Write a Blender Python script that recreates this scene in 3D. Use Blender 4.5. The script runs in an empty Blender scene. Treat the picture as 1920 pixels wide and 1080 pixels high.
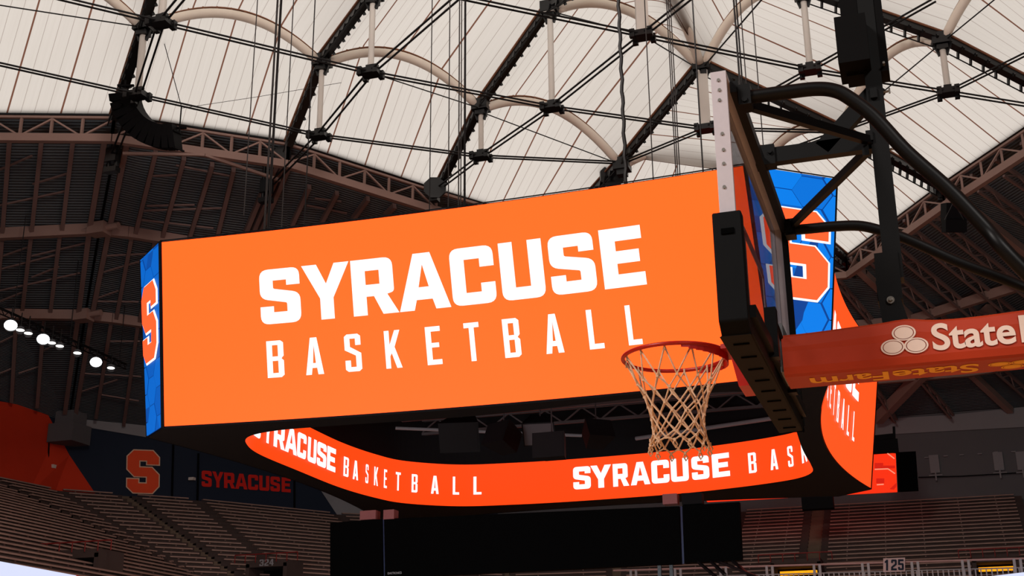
import bpy, bmesh, math, random
from mathutils import Vector as V, Matrix
random.seed(4)
# ------------------------------------------------------------------ camera
FPX, PIT, ROL, CAMZ, YAW = 2392.69, 0.330716, -0.0090975, 1.46046, -0.317127
F_ = V((math.cos(PIT)*math.sin(YAW), math.cos(PIT)*math.cos(YAW), math.sin(PIT)))
R0 = V((math.cos(YAW), -math.sin(YAW), 0)); U0 = R0.cross(F_)
R_ = R0*math.cos(ROL)+U0*math.sin(ROL); U_ = U0*math.cos(ROL)-R0*math.sin(ROL)
CAM = V((0, 0, CAMZ))
scene = bpy.context.scene
col = scene.collection
cd = bpy.data.cameras.new('camera'); co = bpy.data.objects.new('camera', cd); col.objects.link(co)
co.matrix_world = Matrix(((R_.x, U_.x, -F_.x, 0), (R_.y, U_.y, -F_.y, 0), (R_.z, U_.z, -F_.z, CAMZ), (0, 0, 0, 1)))
cd.sensor_width = 36; cd.lens = FPX/1920*36; cd.clip_end = 1000; cd.clip_start = .05
scene.camera = co
# ------------------------------------------------------------------ sky, exposure
w = bpy.data.worlds.new('sky'); scene.world = w; w.use_nodes = True
bg = w.node_tree.nodes['Background']; bg.inputs[0].default_value = (.97, .985, 1, 1); bg.inputs[1].default_value = 1.72
vs = scene.view_settings
vs.view_transform = 'Standard'; vs.look = 'None'; vs.exposure = 0; vs.gamma = 1; vs.use_curve_mapping = False
scene.cycles.max_bounces = 8; scene.cycles.transparent_max_bounces = 16

# court floodlights behind the camera; added unseen fills for far stands and deck
def area_lamp(name, loc, to, size, power, color):
    l = bpy.data.lights.new(name, 'AREA'); l.shape = 'DISK'; l.size = size; l.energy = power; l.color = color
    o = bpy.data.objects.new(name, l); o.location = loc; o.rotation_euler = (V(to)-V(loc)).to_track_quat('-Z', 'Y').to_euler(); col.objects.link(o)
def spot_lamp(name, loc, to, power, angle, color, soft=1.5):
    l = bpy.data.lights.new(name, 'SPOT'); l.energy = power; l.spot_size = math.radians(angle); l.spot_blend = .5; l.shadow_soft_size = soft; l.color = color
    o = bpy.data.objects.new(name, l); o.location = loc; o.rotation_euler = (V(to)-V(loc)).to_track_quat('-Z', 'Y').to_euler(); col.objects.link(o)
spot_lamp('court_floodlight', (-22, -24, 30), (-.6, 5.5, 2), 46000, 56, (1, .93, .88), 5)
spot_lamp('court_floodlight', (16, -20, 20), (-.6, 5.5, 1), 19000, 56, (1, .95, .9), 4)
area_lamp('stand_fill', (-15, 28, 43), (-25, 140, 15), 12, 10500, (1, .9, .84))  # unseen fill, added to brighten the far stands
area_lamp('roof_fill', (-22, 22, 2.2), (-14, 115, 44), 14, 8000, (.84, .93, 1))  # unseen uplight added near the floor to brighten the roof deck
area_lamp('roof_fill', (14, 34, 2.2), (4, 150, 42), 12, 7000, (.82, .93, 1))  # second added fill, for the right-hand deck

# ------------------------------------------------------------------ measuring helpers (metres; floor z=0)
K = 1.3                                   # building scale
def ray(px, py): return F_ + R_*((px-960)/FPX) - U_*((py-540)/FPX)
def at_z(px, py, z): d = ray(px, py); return CAM + d*((z-CAMZ)/d.z)
def at_y(px, py, y): d = ray(px, py); return CAM + d*(y/d.y)
def at_d(px, py, dist): return CAM + ray(px, py)*dist
def far(x, y, z): return CAM + (V((x, y, z))-CAM)*K
def at_zk(px, py, z): p = at_z(px, py, z); return far(*p)
def at_yk(px, py, y): p = at_y(px, py, y); return far(*p)
def project(X):
    d = X-CAM; z = d.dot(F_); return 960+FPX*d.dot(R_)/z, 540-FPX*d.dot(U_)/z
def above(P, py):                          # point straight above P that reaches picture height py
    lo, hi = P.z-30, P.z+60
    for _ in range(50):
        m = (lo+hi)/2
        if project(V((P.x, P.y, m)))[1] > py: lo = m
        else: hi = m
    return V((P.x, P.y, lo))

# ------------------------------------------------------------------ materials
def lin(c): return [((x/255)/12.92 if x/255 <= .04045 else ((x/255+.055)/1.055)**2.4) for x in c]
MATS = {}
def mat(name, c, rough=.6, metal=0, emit=0, var=.12, scale=3., spec=.3, drive=(1, 1, 1)):
    m = bpy.data.materials.new(name); m.use_nodes = True; nt = m.node_tree; b = nt.nodes['Principled BSDF']
    l = [x*d for x, d in zip(lin(c), drive)]        # drive: how far a display channel is over white
    b.inputs['Roughness'].default_value = rough; b.inputs['Metallic'].default_value = metal
    b.inputs['Specular IOR Level'].default_value = spec
    no = nt.nodes.new('ShaderNodeTexNoise'); no.inputs['Scale'].default_value = scale
    geo = nt.nodes.new('ShaderNodeNewGeometry'); nt.links.new(geo.outputs['Position'], no.inputs['Vector'])
    mx = nt.nodes.new('ShaderNodeMix'); mx.data_type = 'RGBA'
    mx.inputs[6].default_value = [x*(1-var) for x in l]+[1]; mx.inputs[7].default_value = [x*(1+var) for x in l]+[1]
    nt.links.new(no.outputs[0], mx.inputs[0])
    if emit:
        b.inputs['Base Color'].default_value = (.008, .008, .008, 1); b.inputs['Specular IOR Level'].default_value = .05
        nt.links.new(mx.outputs[2], b.inputs['Emission Color']); b.inputs['Emission Strength'].default_value = emit
    else:
        nt.links.new(mx.outputs[2], b.inputs['Base Color'])
    MATS[name] = m
    return m
led = dict(rough=.5, var=.012, scale=.5)
ORANGE = mat('led_orange', (255, 116, 34), emit=1, drive=(2.3, 1, 1), **led)
RED_OR = mat('led_red_orange', (255, 74, 16), emit=1, drive=(1.3, 1, 1), **led)
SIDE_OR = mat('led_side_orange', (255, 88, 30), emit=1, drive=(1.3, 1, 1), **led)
FAR_OR = mat('led_far', (252, 50, 16), emit=1, **led)
FAR_DK = mat('led_far_dark', (215, 30, 14), emit=1, **led)
WHITE = mat('led_white', (250, 250, 255), emit=1.0, drive=(1.3, 1.3, 1.3), **led)
S_OR = mat('led_emblem_orange', (250, 105, 50), emit=1, drive=(2.3, 1, 1), **led)
BLUES = [mat('led_blue_a', (0, 128, 238), emit=1, **led), mat('led_blue_b', (0, 116, 222), emit=1, **led), mat('led_blue_c', (0, 100, 200), emit=1, **led)]
BLUE_D = mat('led_blue_line', (4, 66, 150), emit=1, **led)
BLK = mat('black_housing', (9, 8, 9), .7, spec=.08)
BLKS = mat('black_screen_off', (2, 2, 2), .7, spec=.02)
BLKM = mat('black_steel', (11, 11, 12), .4, .0, spec=.45, scale=20)
HBLK = mat('hoop_black_steel', (8, 8, 9), .42, spec=.2, scale=20)
PADB = mat('black_padding', (9, 10, 12), .6, spec=.1, scale=30)
ALU = mat('aluminium', (200, 192, 198), .45, .25, scale=40, var=.05)
ALUD = mat('galvanised', (140, 142, 146), .4, .6, scale=60, var=.3)
BOLT = mat('bolt_steel', (150, 146, 140), .35, .8, scale=60)
RIM = mat('rim_red', (196, 26, 8), .35, spec=.5, scale=30)
CORD = mat('net_cord', (236, 196, 160), .8, scale=60, var=.15)
PADR = mat('boom_vinyl', (178, 54, 22), .5, scale=6, var=.1, spec=.3)
PRINT_W = mat('print_cream', (238, 214, 200), .55, scale=30, var=.03)
PRINT_O = mat('print_amber', (255, 178, 40), .55, scale=30, var=.03)
STEEL = mat('rose_steel', (146, 118, 108), .7, scale=.4, var=.15)
STEELD = mat('rose_steel_deep', (124, 100, 94), .7, scale=.4, var=.15)
CONC = mat('stand_concrete', (64, 52, 48), .9, scale=.6, var=.3)
BENCH = mat('bench_plank', (150, 122, 110), .7, scale=.8, var=.3)
POST = mat('white_paint', (214, 206, 196), .5, scale=1, var=.05)
ARCH = mat('arch_paint', (226, 212, 196), .45, scale=1, var=.05)
RUST = mat('rust_strip', (128, 84, 60), .8, scale=2, var=.3)
CABLE = mat('cable_black', (16, 15, 16), .6)
CABLEG = mat('cable_grey', (46, 43, 42), .6)
NAVY = mat('wall_navy', (26, 36, 52), .85, scale=.3, var=.12)
WORANGE = mat('wall_orange', (196, 50, 18), .85, scale=.3, var=.12)
WGREY = mat('wall_grey', (92, 92, 94), .85, scale=.3, var=.08)
WGREYL = mat('wall_light_grey', (132, 132, 134), .85, scale=.3, var=.06)
WEMB = mat('wall_emblem', (236, 80, 38), .8, scale=1, var=.05)
WTRIM = mat('wall_emblem_trim', (224, 190, 160), .8)
WLET = mat('wall_letters', (214, 34, 22), .8, var=.05)
RAILG = mat('rail_galvanised', (150, 146, 148), .5, .2)
LAMP = mat('lamp_glow', (245, 250, 255), emit=5, var=.01)
LAMPS = mat('lamp_small_glow', (255, 252, 246), emit=2.5, var=.01)
GLOW_Y = mat('doorway_lamp', (255, 160, 20), emit=1.3, var=.3)
RIB_W = mat('ribbon_white', (222, 228, 255), emit=1, var=.01)
RIB_R = mat('ribbon_red', (240, 40, 30), emit=1, var=.01)
BOX_REDLIT = mat('box_lit_red', (110, 62, 60), .6)  # red glow of the screens put into the box colour
WOOD = mat('court_floor', (214, 172, 124), .35, scale=.8)

def fabric_mat():
    m = bpy.data.materials.new('roof_fabric'); m.use_nodes = True; nt = m.node_tree; n = nt.nodes; L = nt.links
    n.remove(n['Principled BSDF']); out = n['Material Output']
    uv = n.new('ShaderNodeUVMap'); sep = n.new('ShaderNodeSeparateXYZ'); L.new(uv.outputs[0], sep.inputs[0])
    def math_(op, a, b=None):
        x = n.new('ShaderNodeMath'); x.operation = op
        for i, q in enumerate((a, b)):
            if q is None: continue
            if isinstance(q, (int, float)): x.inputs[i].default_value = q
            else: L.new(q, x.inputs[i])
        return x.outputs[0]
    def seam(k, width):                    # 1 on the seams of every 1/k
        a = math_('MULTIPLY', sep.outputs[0], k); fr = math_('FRACT', a); s = math_('ABSOLUTE', math_('SUBTRACT', fr, .5))
        return math_('GREATER_THAN', s, .5-width)
    major = seam(4, .018); minor = seam(16, .022)
    cmb = n.new('ShaderNodeCombineXYZ'); L.new(math_('MULTIPLY', sep.outputs[0], 60), cmb.inputs[0]); L.new(sep.outputs[1], cmb.inputs[1])
    no = n.new('ShaderNodeTexNoise'); no.inputs['Scale'].default_value = 1.3; no.inputs['Detail'].default_value = 3; L.new(cmb.outputs[0], no.inputs['Vector'])
    geo = n.new('ShaderNodeNewGeometry'); no2 = n.new('ShaderNodeTexNoise'); no2.inputs['Scale'].default_value = .09; L.new(geo.outputs['Position'], no2.inputs['Vector'])
    def mix(f, a, b):
        x = n.new('ShaderNodeMix'); x.data_type = 'RGBA'
        L.new(f, x.inputs[0])
        for i, q in ((6, a), (7, b)):
            if isinstance(q, tuple): x.inputs[i].default_value = q
            else: L.new(q, x.inputs[i])
        return x.outputs[2]
    c = mix(no2.outputs[0], (.49, .44, .385, 1), (.50, .435, .39, 1))
    c2 = mix(no.outputs[0], (.44, .385, .335, 1), (.53, .475, .425, 1))
    c = mix(math_('MULTIPLY', 1, .6), c, c2)
    c = mix(minor, c, (.30, .245, .21, 1)); c = mix(major, c, (.13, .055, .035, 1))
    tr = n.new('ShaderNodeBsdfTranslucent'); df = n.new('ShaderNodeBsdfDiffuse'); ms = n.new('ShaderNodeMixShader'); ms.inputs[0].default_value = .12
    L.new(c, tr.inputs[0]); L.new(c, df.inputs[0]); L.new(tr.outputs[0], ms.inputs[1]); L.new(df.outputs[0], ms.inputs[2]); L.new(ms.outputs[0], out.inputs[0])
    return m
FABRIC = fabric_mat()
def deck_mat():
    m = mat('corrugated_deck', (92, 98, 102), .75, scale=.3, var=.1); nt = m.node_tree
    b = nt.nodes['Principled BSDF']; uv = nt.nodes.new('ShaderNodeUVMap'); wv = nt.nodes.new('ShaderNodeTexWave'); wv.bands_direction = 'Y'
    wv.inputs['Scale'].default_value = 1.0
    nt.links.new(uv.outputs[0], wv.inputs['Vector']); bp = nt.nodes.new('ShaderNodeBump'); bp.inputs['Strength'].default_value = .55; bp.inputs['Distance'].default_value = .25
    nt.links.new(wv.outputs[1], bp.inputs['Height']); nt.links.new(bp.outputs[0], b.inputs['Normal'])
    src = b.inputs['Base Color'].links[0].from_socket; mx = nt.nodes.new('ShaderNodeMix'); mx.data_type = 'RGBA'; mx.blend_type = 'MULTIPLY'; mx.inputs[0].default_value = .3
    nt.links.new(src, mx.inputs[6]); nt.links.new(wv.outputs[0], mx.inputs[7]); nt.links.new(mx.outputs[2], b.inputs['Base Color'])
    return m
DECK = deck_mat()
def glass_mat():
    m = bpy.data.materials.new('board_glass'); m.use_nodes = True; nt = m.node_tree; n = nt.nodes; n.remove(n['Principled BSDF'])
    t = n.new('ShaderNodeBsdfTransparent'); t.inputs[0].default_value = (.60, .60, .62, 1)
    g = n.new('ShaderNodeBsdfGlossy'); g.inputs['Roughness'].default_value = .08; g.inputs[0].default_value = (.8, .85, .9, 1)
    f = n.new('ShaderNodeFresnel'); f.inputs[0].default_value = 1.2; s = n.new('ShaderNodeMixShader')
    mu = n.new('ShaderNodeMath'); mu.operation = 'MULTIPLY'; mu.inputs[1].default_value = .35
    nt.links.new(f.outputs[0], mu.inputs[0]); nt.links.new(mu.outputs[0], s.inputs[0]); nt.links.new(t.outputs[0], s.inputs[1]); nt.links.new(g.outputs[0], s.inputs[2]); nt.links.new(s.outputs[0], n['Material Output'].inputs[0])
    return m
GLASS = glass_mat()

# ------------------------------------------------------------------ mesh builder
def wl(o):
    p = V((0, 0, 0))
    while o: p = p+o.location; o = o.parent
    return p
class MB:
    def __init__(s): s.v = []; s.f = []; s.m = []; s.uv = []
    def poly(s, pts, m=0, uv=None):
        k = len(s.v); s.v += [V(p) for p in pts]; s.f.append(list(range(k, k+len(pts)))); s.m.append(m); s.uv.append(uv)
    def prism(s, a, b, m=0):
        n = len(a); s.poly(list(reversed(a)), m); s.poly(b, m)
        for i in range(n): j = (i+1) % n; s.poly([a[i], a[j], b[j], b[i]], m)
    def bar(s, p, q, wd, ht=None, up=V((0, 0, 1)), m=0):
        p, q = V(p), V(q); ht = ht or wd; d = (q-p).normalized(); up = V(up)
        if abs(d.dot(up)) > .98: up = V((0, 1, 0))
        x = d.cross(up).normalized()*wd/2; y = x.cross(d).normalized()*ht/2
        s.prism([p-x-y, p+x-y, p+x+y, p-x+y], [q-x-y, q+x-y, q+x+y, q-x+y], m)
    def box(s, c, sx, sy, sz, m=0, R=None):
        c = V(c); R = R or Matrix.Identity(3)
        P = lambda x, y, z: c+R@V((x*sx/2, y*sy/2, z*sz/2))
        s.prism([P(-1, -1, -1), P(1, -1, -1), P(1, 1, -1), P(-1, 1, -1)], [P(-1, -1, 1), P(1, -1, 1), P(1, 1, 1), P(-1, 1, 1)], m)
    def tube(s, pts, r, n=8, closed=False, m=0, cap=True):
        pts = [V(p) for p in pts]; N = len(pts); rings = []; k0 = len(s.v); ref = None
        for i, p in enumerate(pts):
            a = pts[(i-1) % N] if (closed or i > 0) else p; b = pts[(i+1) % N] if (closed or i < N-1) else p
            d = (b-a).normalized()
            if ref is None: ref = V((0, 0, 1)) if abs(d.z) < .9 else V((1, 0, 0))
            x = (ref-d*ref.dot(d)).normalized(); ref = x; y = d.cross(x); rr = r[i] if isinstance(r, (list, tuple)) else r
            for k in range(n):
                t = 2*math.pi*k/n; s.v.append(p+x*math.cos(t)*rr+y*math.sin(t)*rr)
        for i in range(N if closed else N-1):
            j = (i+1) % N
            for k in range(n):
                l = (k+1) % n; s.f.append([k0+i*n+k, k0+i*n+l, k0+j*n+l, k0+j*n+k]); s.m.append(m); s.uv.append(None)
        if cap and not closed:
            s.f.append([k0+k for k in reversed(range(n))]); s.m.append(m); s.uv.append(None)
            s.f.append([k0+(N-1)*n+k for k in range(n)]); s.m.append(m); s.uv.append(None)
    def grid(s, fn, nu, nv, m=0, uvf=None):
        k0 = len(s.v)
        for j in range(nv+1):
            for i in range(nu+1): s.v.append(V(fn(i/nu, j/nv)))
        for j in range(nv):
            for i in range(nu):
                a = k0+j*(nu+1)+i; s.f.append([a, a+1, a+nu+2, a+nu+1]); s.m.append(m)
                s.uv.append([uvf((i+x)/nu, (j+y)/nv) for x, y in ((0, 0), (1, 0), (1, 1), (0, 1))] if uvf else None)
    def shape(s, loops, fn, m=0):            # filled outline (with holes) laid on a surface by fn(x, y)
        bm = bmesh.new()
        for lp in loops:
            vv = [bm.verts.new((x, y, 0)) for x, y in lp]
            for i in range(len(vv)): bm.edges.new((vv[i], vv[(i+1) % len(vv)]))
        bmesh.ops.triangle_fill(bm, use_beauty=True, edges=bm.edges[:], normal=(0, 0, 1))
        bm.verts.index_update(); k0 = len(s.v)
        s.v += [V(fn(q.co.x, q.co.y)) for q in bm.verts]
        for fc in bm.faces: s.f.append([k0+q.index for q in fc.verts]); s.m.append(m); s.uv.append(None)
        bm.free()
    def build(s, name, mats, parent=None, smooth=False, loc=None):
        me = bpy.data.meshes.new(name); off = wl(parent) if parent else V((0, 0, 0))
        o = bpy.data.objects.new(name, me); col.objects.link(o)
        if parent: o.parent = parent
        elif s.v:
            lo = V((min(p.x for p in s.v), min(p.y for p in s.v), min(p.z for p in s.v))); hi = V((max(p.x for p in s.v), max(p.y for p in s.v), max(p.z for p in s.v)))
            off = V(((lo.x+hi.x)/2, (lo.y+hi.y)/2, lo.z)); o.location = off
        me.from_pydata([tuple(p-off) for p in s.v], [], s.f)
        for m_ in (mats if isinstance(mats, (list, tuple)) else [mats]): me.materials.append(m_)
        me.polygons.foreach_set('material_index', s.m)
        if any(s.uv):
            ul = me.uv_layers.new(name='UVMap')
            for pl, u in zip(me.polygons, s.uv):
                if u:
                    for li, q in zip(pl.loop_indices, u): ul.data[li].uv = q
        if smooth: me.polygons.foreach_set('use_smooth', [True]*len(me.polygons))
        if not any(m_ in (FABRIC,) for m_ in me.materials):
            bm = bmesh.new(); bm.from_mesh(me); bmesh.ops.recalc_face_normals(bm, faces=bm.faces[:]); bm.to_mesh(me); bm.free()
        me.update(); return o
def tag(o, label=None, cat=None, group=None, kind=None):
    if label: o['label'] = label
    if cat: o['category'] = cat
    if group: o['group'] = group
    if kind: o['kind'] = kind
    return o
def thing(name, label, cat, loc=(0, 0, 0), group=None):
    o = bpy.data.objects.new(name, None); o.location = loc; o.empty_display_size = .2; col.objects.link(o)
    return tag(o, label, cat, group)
def struct(o, label=None, cat=None): return tag(o, label, cat, None, 'structure')
def lerp(a, b, t): return a+(b-a)*t
def bevel(o, wd, seg=2):
    b = o.modifiers.new('bevel', 'BEVEL'); b.width = wd; b.segments = seg; b.limit_method = 'ANGLE'

# ------------------------------------------------------------------ letter shapes (drawn as outlines, height 100)
def rnd(pts):
    out = []; n = len(pts)
    for i, (x, y, r) in enumerate(pts):
        if not r: out.append((x, y)); continue
        p = V((x, y)); a = V(pts[i-1][:2])-p; b = V(pts[(i+1) % n][:2])-p; r_ = min(r, a.length*.48, b.length*.48)
        a = p+a.normalized()*r_; b = p+b.normalized()*r_
        for k in range(6):
            t = k/5; q = a*(1-t)**2+p*2*t*(1-t)+b*t*t; out.append((q.x, q.y))
    return out
BOLD = {
 'S': (72, [[(0,100,16),(72,100,16),(72,69,0),(48,69,0),(48,79,0),(24,79,0),(24,64,3),(72,54,14),(72,0,16),(0,0,16),(0,32,0),(24,32,0),(24,21,0),(48,21,0),(48,37,3),(0,47,14)]]),
 'Y': (86, [[(0,100,0),(27,100,0),(43,64,0),(59,100,0),(86,100,0),(55,38,0),(55,0,0),(31,0,0),(31,38,0)]]),
 'R': (78, [[(0,100,0),(72,100,16),(72,38,10),(60,35,0),(78,0,0),(51,0,0),(37,33,0),(24,33,0),(24,0,0),(0,0,0)], [(24,79,0),(48,79,0),(48,54,0),(24,54,0)]]),
 'A': (90, [[(30,100,0),(60,100,0),(90,0,0),(64,0,0),(59,18,0),(31,18,0),(26,0,0),(0,0,0)], [(45,80,0),(54,40,0),(36,40,0)]]),
 'C': (74, [[(0,100,16),(74,100,16),(74,64,0),(50,64,0),(50,79,0),(24,79,0),(24,21,0),(50,21,0),(50,36,0),(74,36,0),(74,0,16),(0,0,16)]]),
 'U': (74, [[(0,100,0),(24,100,0),(24,21,0),(50,21,0),(50,100,0),(74,100,0),(74,0,16),(0,0,16)]]),
 'E': (66, [[(0,100,0),(66,100,0),(66,78,0),(24,78,0),(24,61,0),(60,61,0),(60,40,0),(24,40,0),(24,22,0),(66,22,0),(66,0,0),(0,0,0)]])}
SLIM = {
 'B': (36, [[(0,100),(30,100),(36,94),(36,58),(31,51),(36,45),(36,6),(30,0),(0,0)], [(12,88),(24,88),(24,57),(12,57)], [(12,45),(24,45),(24,12),(12,12)]]),
 'A': (38, [[(12,100),(26,100),(38,0),(26,0),(24,18),(14,18),(12,0),(0,0)], [(19,82),(22,31),(16,31)]]),
 'S': (36, [[(6,100),(30,100),(36,94),(36,70),(24,70),(24,88),(12,88),(12,66),(36,48),(36,6),(30,0),(6,0),(0,6),(0,30),(12,30),(12,12),(24,12),(24,42),(0,58),(0,94)]]),
 'K': (40, [[(0,100),(12,100),(12,62),(26,100),(39,100),(24,56),(40,0),(27,0),(16,40),(12,32),(12,0),(0,0)]]),
 'E': (32, [[(0,100),(32,100),(32,87),(12,87),(12,57),(28,57),(28,45),(12,45),(12,13),(32,13),(32,0),(0,0)]]),
 'T': (36, [[(0,100),(36,100),(36,87),(24,87),(24,0),(12,0),(12,87),(0,87)]]),
 'L': (33, [[(0,100),(12,100),(12,13),(33,13),(33,0),(0,0)]])}
DIG = {
 '1': (44, [[(18,100),(34,100),(34,0),(14,0),(14,74),(0,68),(0,84)]]),
 '2': (60, [[(0,92),(8,100),(52,100),(60,92),(60,52),(22,26),(22,18),(60,18),(60,0),(0,0),(0,32),(40,60),(40,82),(20,82),(20,68),(0,68)]]),
 '5': (60, [[(0,100),(58,100),(58,82),(20,82),(20,64),(52,64),(60,56),(60,8),(52,0),(8,0),(0,8),(0,30),(20,30),(20,17),(40,17),(40,47),(0,47)]]),
 '3': (60, [[(0,92),(8,100),(52,100),(60,92),(60,58),(54,50),(60,42),(60,8),(52,0),(8,0),(0,8),(0,30),(20,30),(20,17),(40,17),(40,42),(16,42),(16,58),(40,58),(40,83),(20,83),(20,70),(0,70)]]),
 '4': (60, [[(30,100),(52,100),(52,40),(60,40),(60,24),(52,24),(52,0),(32,0),(32,24),(0,24),(0,40)], [(32,76),(32,40),(18,40)]])}
S_LOGO = [(30,0),(122,0),(152,32),(152,66),(95,66),(95,48),(57,48),(57,82),(118,82),(152,116),(152,172),(122,206),(30,206),(0,178),(0,140),(54,140),(54,160),(95,160),(95,126),(34,126),(0,92),(0,30)]
S_LOGO = [(x/152, 1-y/206) for x, y in S_LOGO]
def offset_poly(pts, dx, dy):
    n = len(pts); P = [V((x/dx, y/dy)) for x, y in pts]; ar = sum(P[i].x*P[(i+1) % n].y-P[(i+1) % n].x*P[i].y for i in range(n)); sg = 1 if ar > 0 else -1
    out = []
    for i in range(n):
        a = (P[i]-P[i-1]).normalized(); b = (P[(i+1) % n]-P[i]).normalized()
        na = V((a.y, -a.x))*sg; nb = V((b.y, -b.x))*sg; m_ = (na+nb); m_ = m_/max(.3, m_.dot(na)); q = P[i]+m_
        out.append((q.x*dx, q.y*dy))
    return out
def refine(loops, step=14):                  # extra points so that letters follow a curved screen
    r = []
    for lp in loops:
        o = []
        for i, p in enumerate(lp):
            q = lp[(i+1) % len(lp)]; d = math.dist(p[:2], q[:2]); k = max(1, int(d/step))
            o += [(p[0]+(q[0]-p[0])*t/k, p[1]+(q[1]-p[1])*t/k) for t in range(k)]
        r.append(o)
    return r
def glyph(g, ch):
    wd, lp = g[ch]
    return wd, ([rnd(l) for l in lp] if g is BOLD else lp)
def letters(mb, g, text, spots, v0, v1, fn, m=0):   # spots = (left, right) for every letter
    for ch, (a, b) in zip(text, spots):
        if ch == ' ': continue
        wd, lp = glyph(g, ch)
        mb.shape(refine(lp) if g is not DIG else lp, lambda x, y: fn(a+(b-a)*x/wd, v0+(v1-v0)*y/100), m)

# ================================================================== SETTING
# wall line (unscaled plan) at the back of the upper stand
ZWALL = [25.3, 25.2, 25.0, 24.3, 24.6, 25.6, 26.6, 26.6, 26.6]
WP = [(-66, 28), (-66.2, 76), (-65.2, 83), (-57.5, 91), (-50.1, 101.7), (-38, 111), (-16.2, 113.5), (7.2, 113.6), (34, 112)]
ZS, ZW = 19., 26.6
# roof nodes ------------------------------------------------------------------
DN = {(1,1): (258,178,34), (2,1): (598,254,34), (3,1): (902,293,34), (1,2): (302,42,34.4), (2,2): (695,136,34.4), (3,2): (1035,201,34.4), (4,2): (1323,241,34.2), (3,3): (1205,66,34.8), (4,3): (1519,131,34.6), (5,3): (1778,173,34.2)}
D = {k: at_zk(*v) for k, v in DN.items()}
D[0,1] = D[1,1]*2-D[2,1]; D[0,2] = D[1,2]*2-D[2,2]; D[2,3] = D[3,3]*2-D[4,3]; D[1,3] = D[2,3]+D[1,2]-D[2,2]; D[0,3] = D[0,2]+D[1,3]-D[1,2]
D[4,4] = D[4,3]*2-D[4,2]; D[5,4] = D[5,3]+D[4,4]-D[4,3]; D[3,4] = D[3,3]*2-D[3,2]
UY = {(1,1): 40, (2,1): 107, (3,1): 191, (3,2): 8, (4,2): 116, (5,3): 67}
U = {k: above(D[k], y) for k, y in UY.items()}
UP = V((0, 0, 1))
for k in ((0,1), (0,2), (0,3), (1,2), (2,2), (1,3), (2,3), (3,3), (4,3), (4,4), (5,4), (3,4)): U[k] = D[k]+UP*6.6*1.0
U[4,1] = at_zk(1166, 299, 35.); U[5,2] = at_zk(1571, 238, 34.6); U[5,1] = at_zk(1408, 332, 34.)
D[4,1] = U[4,1]-UP*.3; D[5,2] = U[5,2]-UP*.4
E = {'L1': at_zk(214, 219, 35.5), 'L2': at_zk(541, 269, 35.5), 'L3': at_zk(818, 358, 34.8), 'L4': far(-22.5, 79.5, 34.2), 'C': far(-13, 91, 34), 'R0': at_zk(1586, 482, 34), 'R1': at_zk(1766, 348, 34), 'R2': at_zk(2000, 190, 34.5), 'R3': at_zk(2200, 60, 35)}
E['L0'] = at_zk(-190, 215, 35.5)
RISE = 2.4
def patch(name, a, b, c, d, r0, r1, tri=0, us=1.):   # a-b row nearer ring, c-d row further in; seams run a->c
    mb = MB()
    def fn(s, t): return lerp(lerp(a, b, s), lerp(c, d, s), t)+UP*(4*s*(1-s)*(r0+(r1-r0)*t)+.25)
    L_ = (a-c).length
    mb.grid(fn, 20, 14, 0, lambda s, t: ((s*(1-t) if tri == 1 else s*t if tri == 2 else s)*us, t*L_*.1))
    return struct(mb.build(name, FABRIC, None, True))
bays = [('L0','L1',0,1), ('L1','L2',1,2), ('L2','L3',2,3), ('L3','L4',3,4)]
for e0, e1, i, j in bays:
    patch('ceiling_fabric', E[e0], E[e1], U[i,1], U[j,1], 0, RISE)
    patch('ceiling_fabric', U[i,1], U[j,1], U[i,2], U[j,2], RISE, RISE)
    if j < 4: patch('ceiling_fabric', U[i,2], U[j,2], U[i,3], U[j,3], RISE, RISE)
patch('ceiling_fabric', U[3,2], U[4,2], U[3,3], U[3,3], RISE, 0, 1)
patch('ceiling_fabric', U[4,2], U[4,3], U[3,3], U[3,3], RISE, 0, 1)
patch('ceiling_fabric', U[4,3], U[4,4], U[3,3], U[3,4], RISE, RISE)
patch('ceiling_fabric', U[5,2], U[5,3], U[4,2], U[4,3], RISE, RISE)
patch('ceiling_fabric', U[5,3], U[5,4], U[4,3], U[4,4], RISE, RISE)
patch('ceiling_fabric', E['R1'], E['R2'], U[5,2], U[5,3], 0, RISE)
patch('ceiling_fabric', E['R2'], E['R3'], U[5,3], U[5,4], 0, RISE)
patch('ceiling_fabric', E['R0'], E['R1'], U[5,1], U[5,2], 0, RISE)
patch('ceiling_fabric', U[5,1], U[5,2], U[4,1], U[4,2], RISE*.8, RISE*0)
patch('ceiling_fabric', E['L4'], E['C'], U[4,1], U[5,1], 0, RISE*.8)
patch('ceiling_fabric', E['C'], E['R0'], U[5,1], U[5,1], 0, 0, 1)
# ring of the roof closed behind the camera, and the walls below it
ringback = [V((44, 60, 47)), V((46, 10, 47)), V((20, -35, 47)), V((-50, -40, 47)), V((-86, -5, 47)), V((-84, 45, 47))]
mb = MB(); chain = [E['L0'], U[0,1], U[0,2], U[0,3], U[1,3], U[2,3], U[3,3], U[3,4], U[4,4], U[5,4], E['R3']]
outl = [p+UP*.25 for p in chain]+ringback
mb.shape([[(p.x, p.y) for p in outl]], lambda x, y: min(outl, key=lambda p: (p.x-x)**2+(p.y-y)**2))
struct(mb.build('ceiling_fabric', FABRIC))
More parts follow.
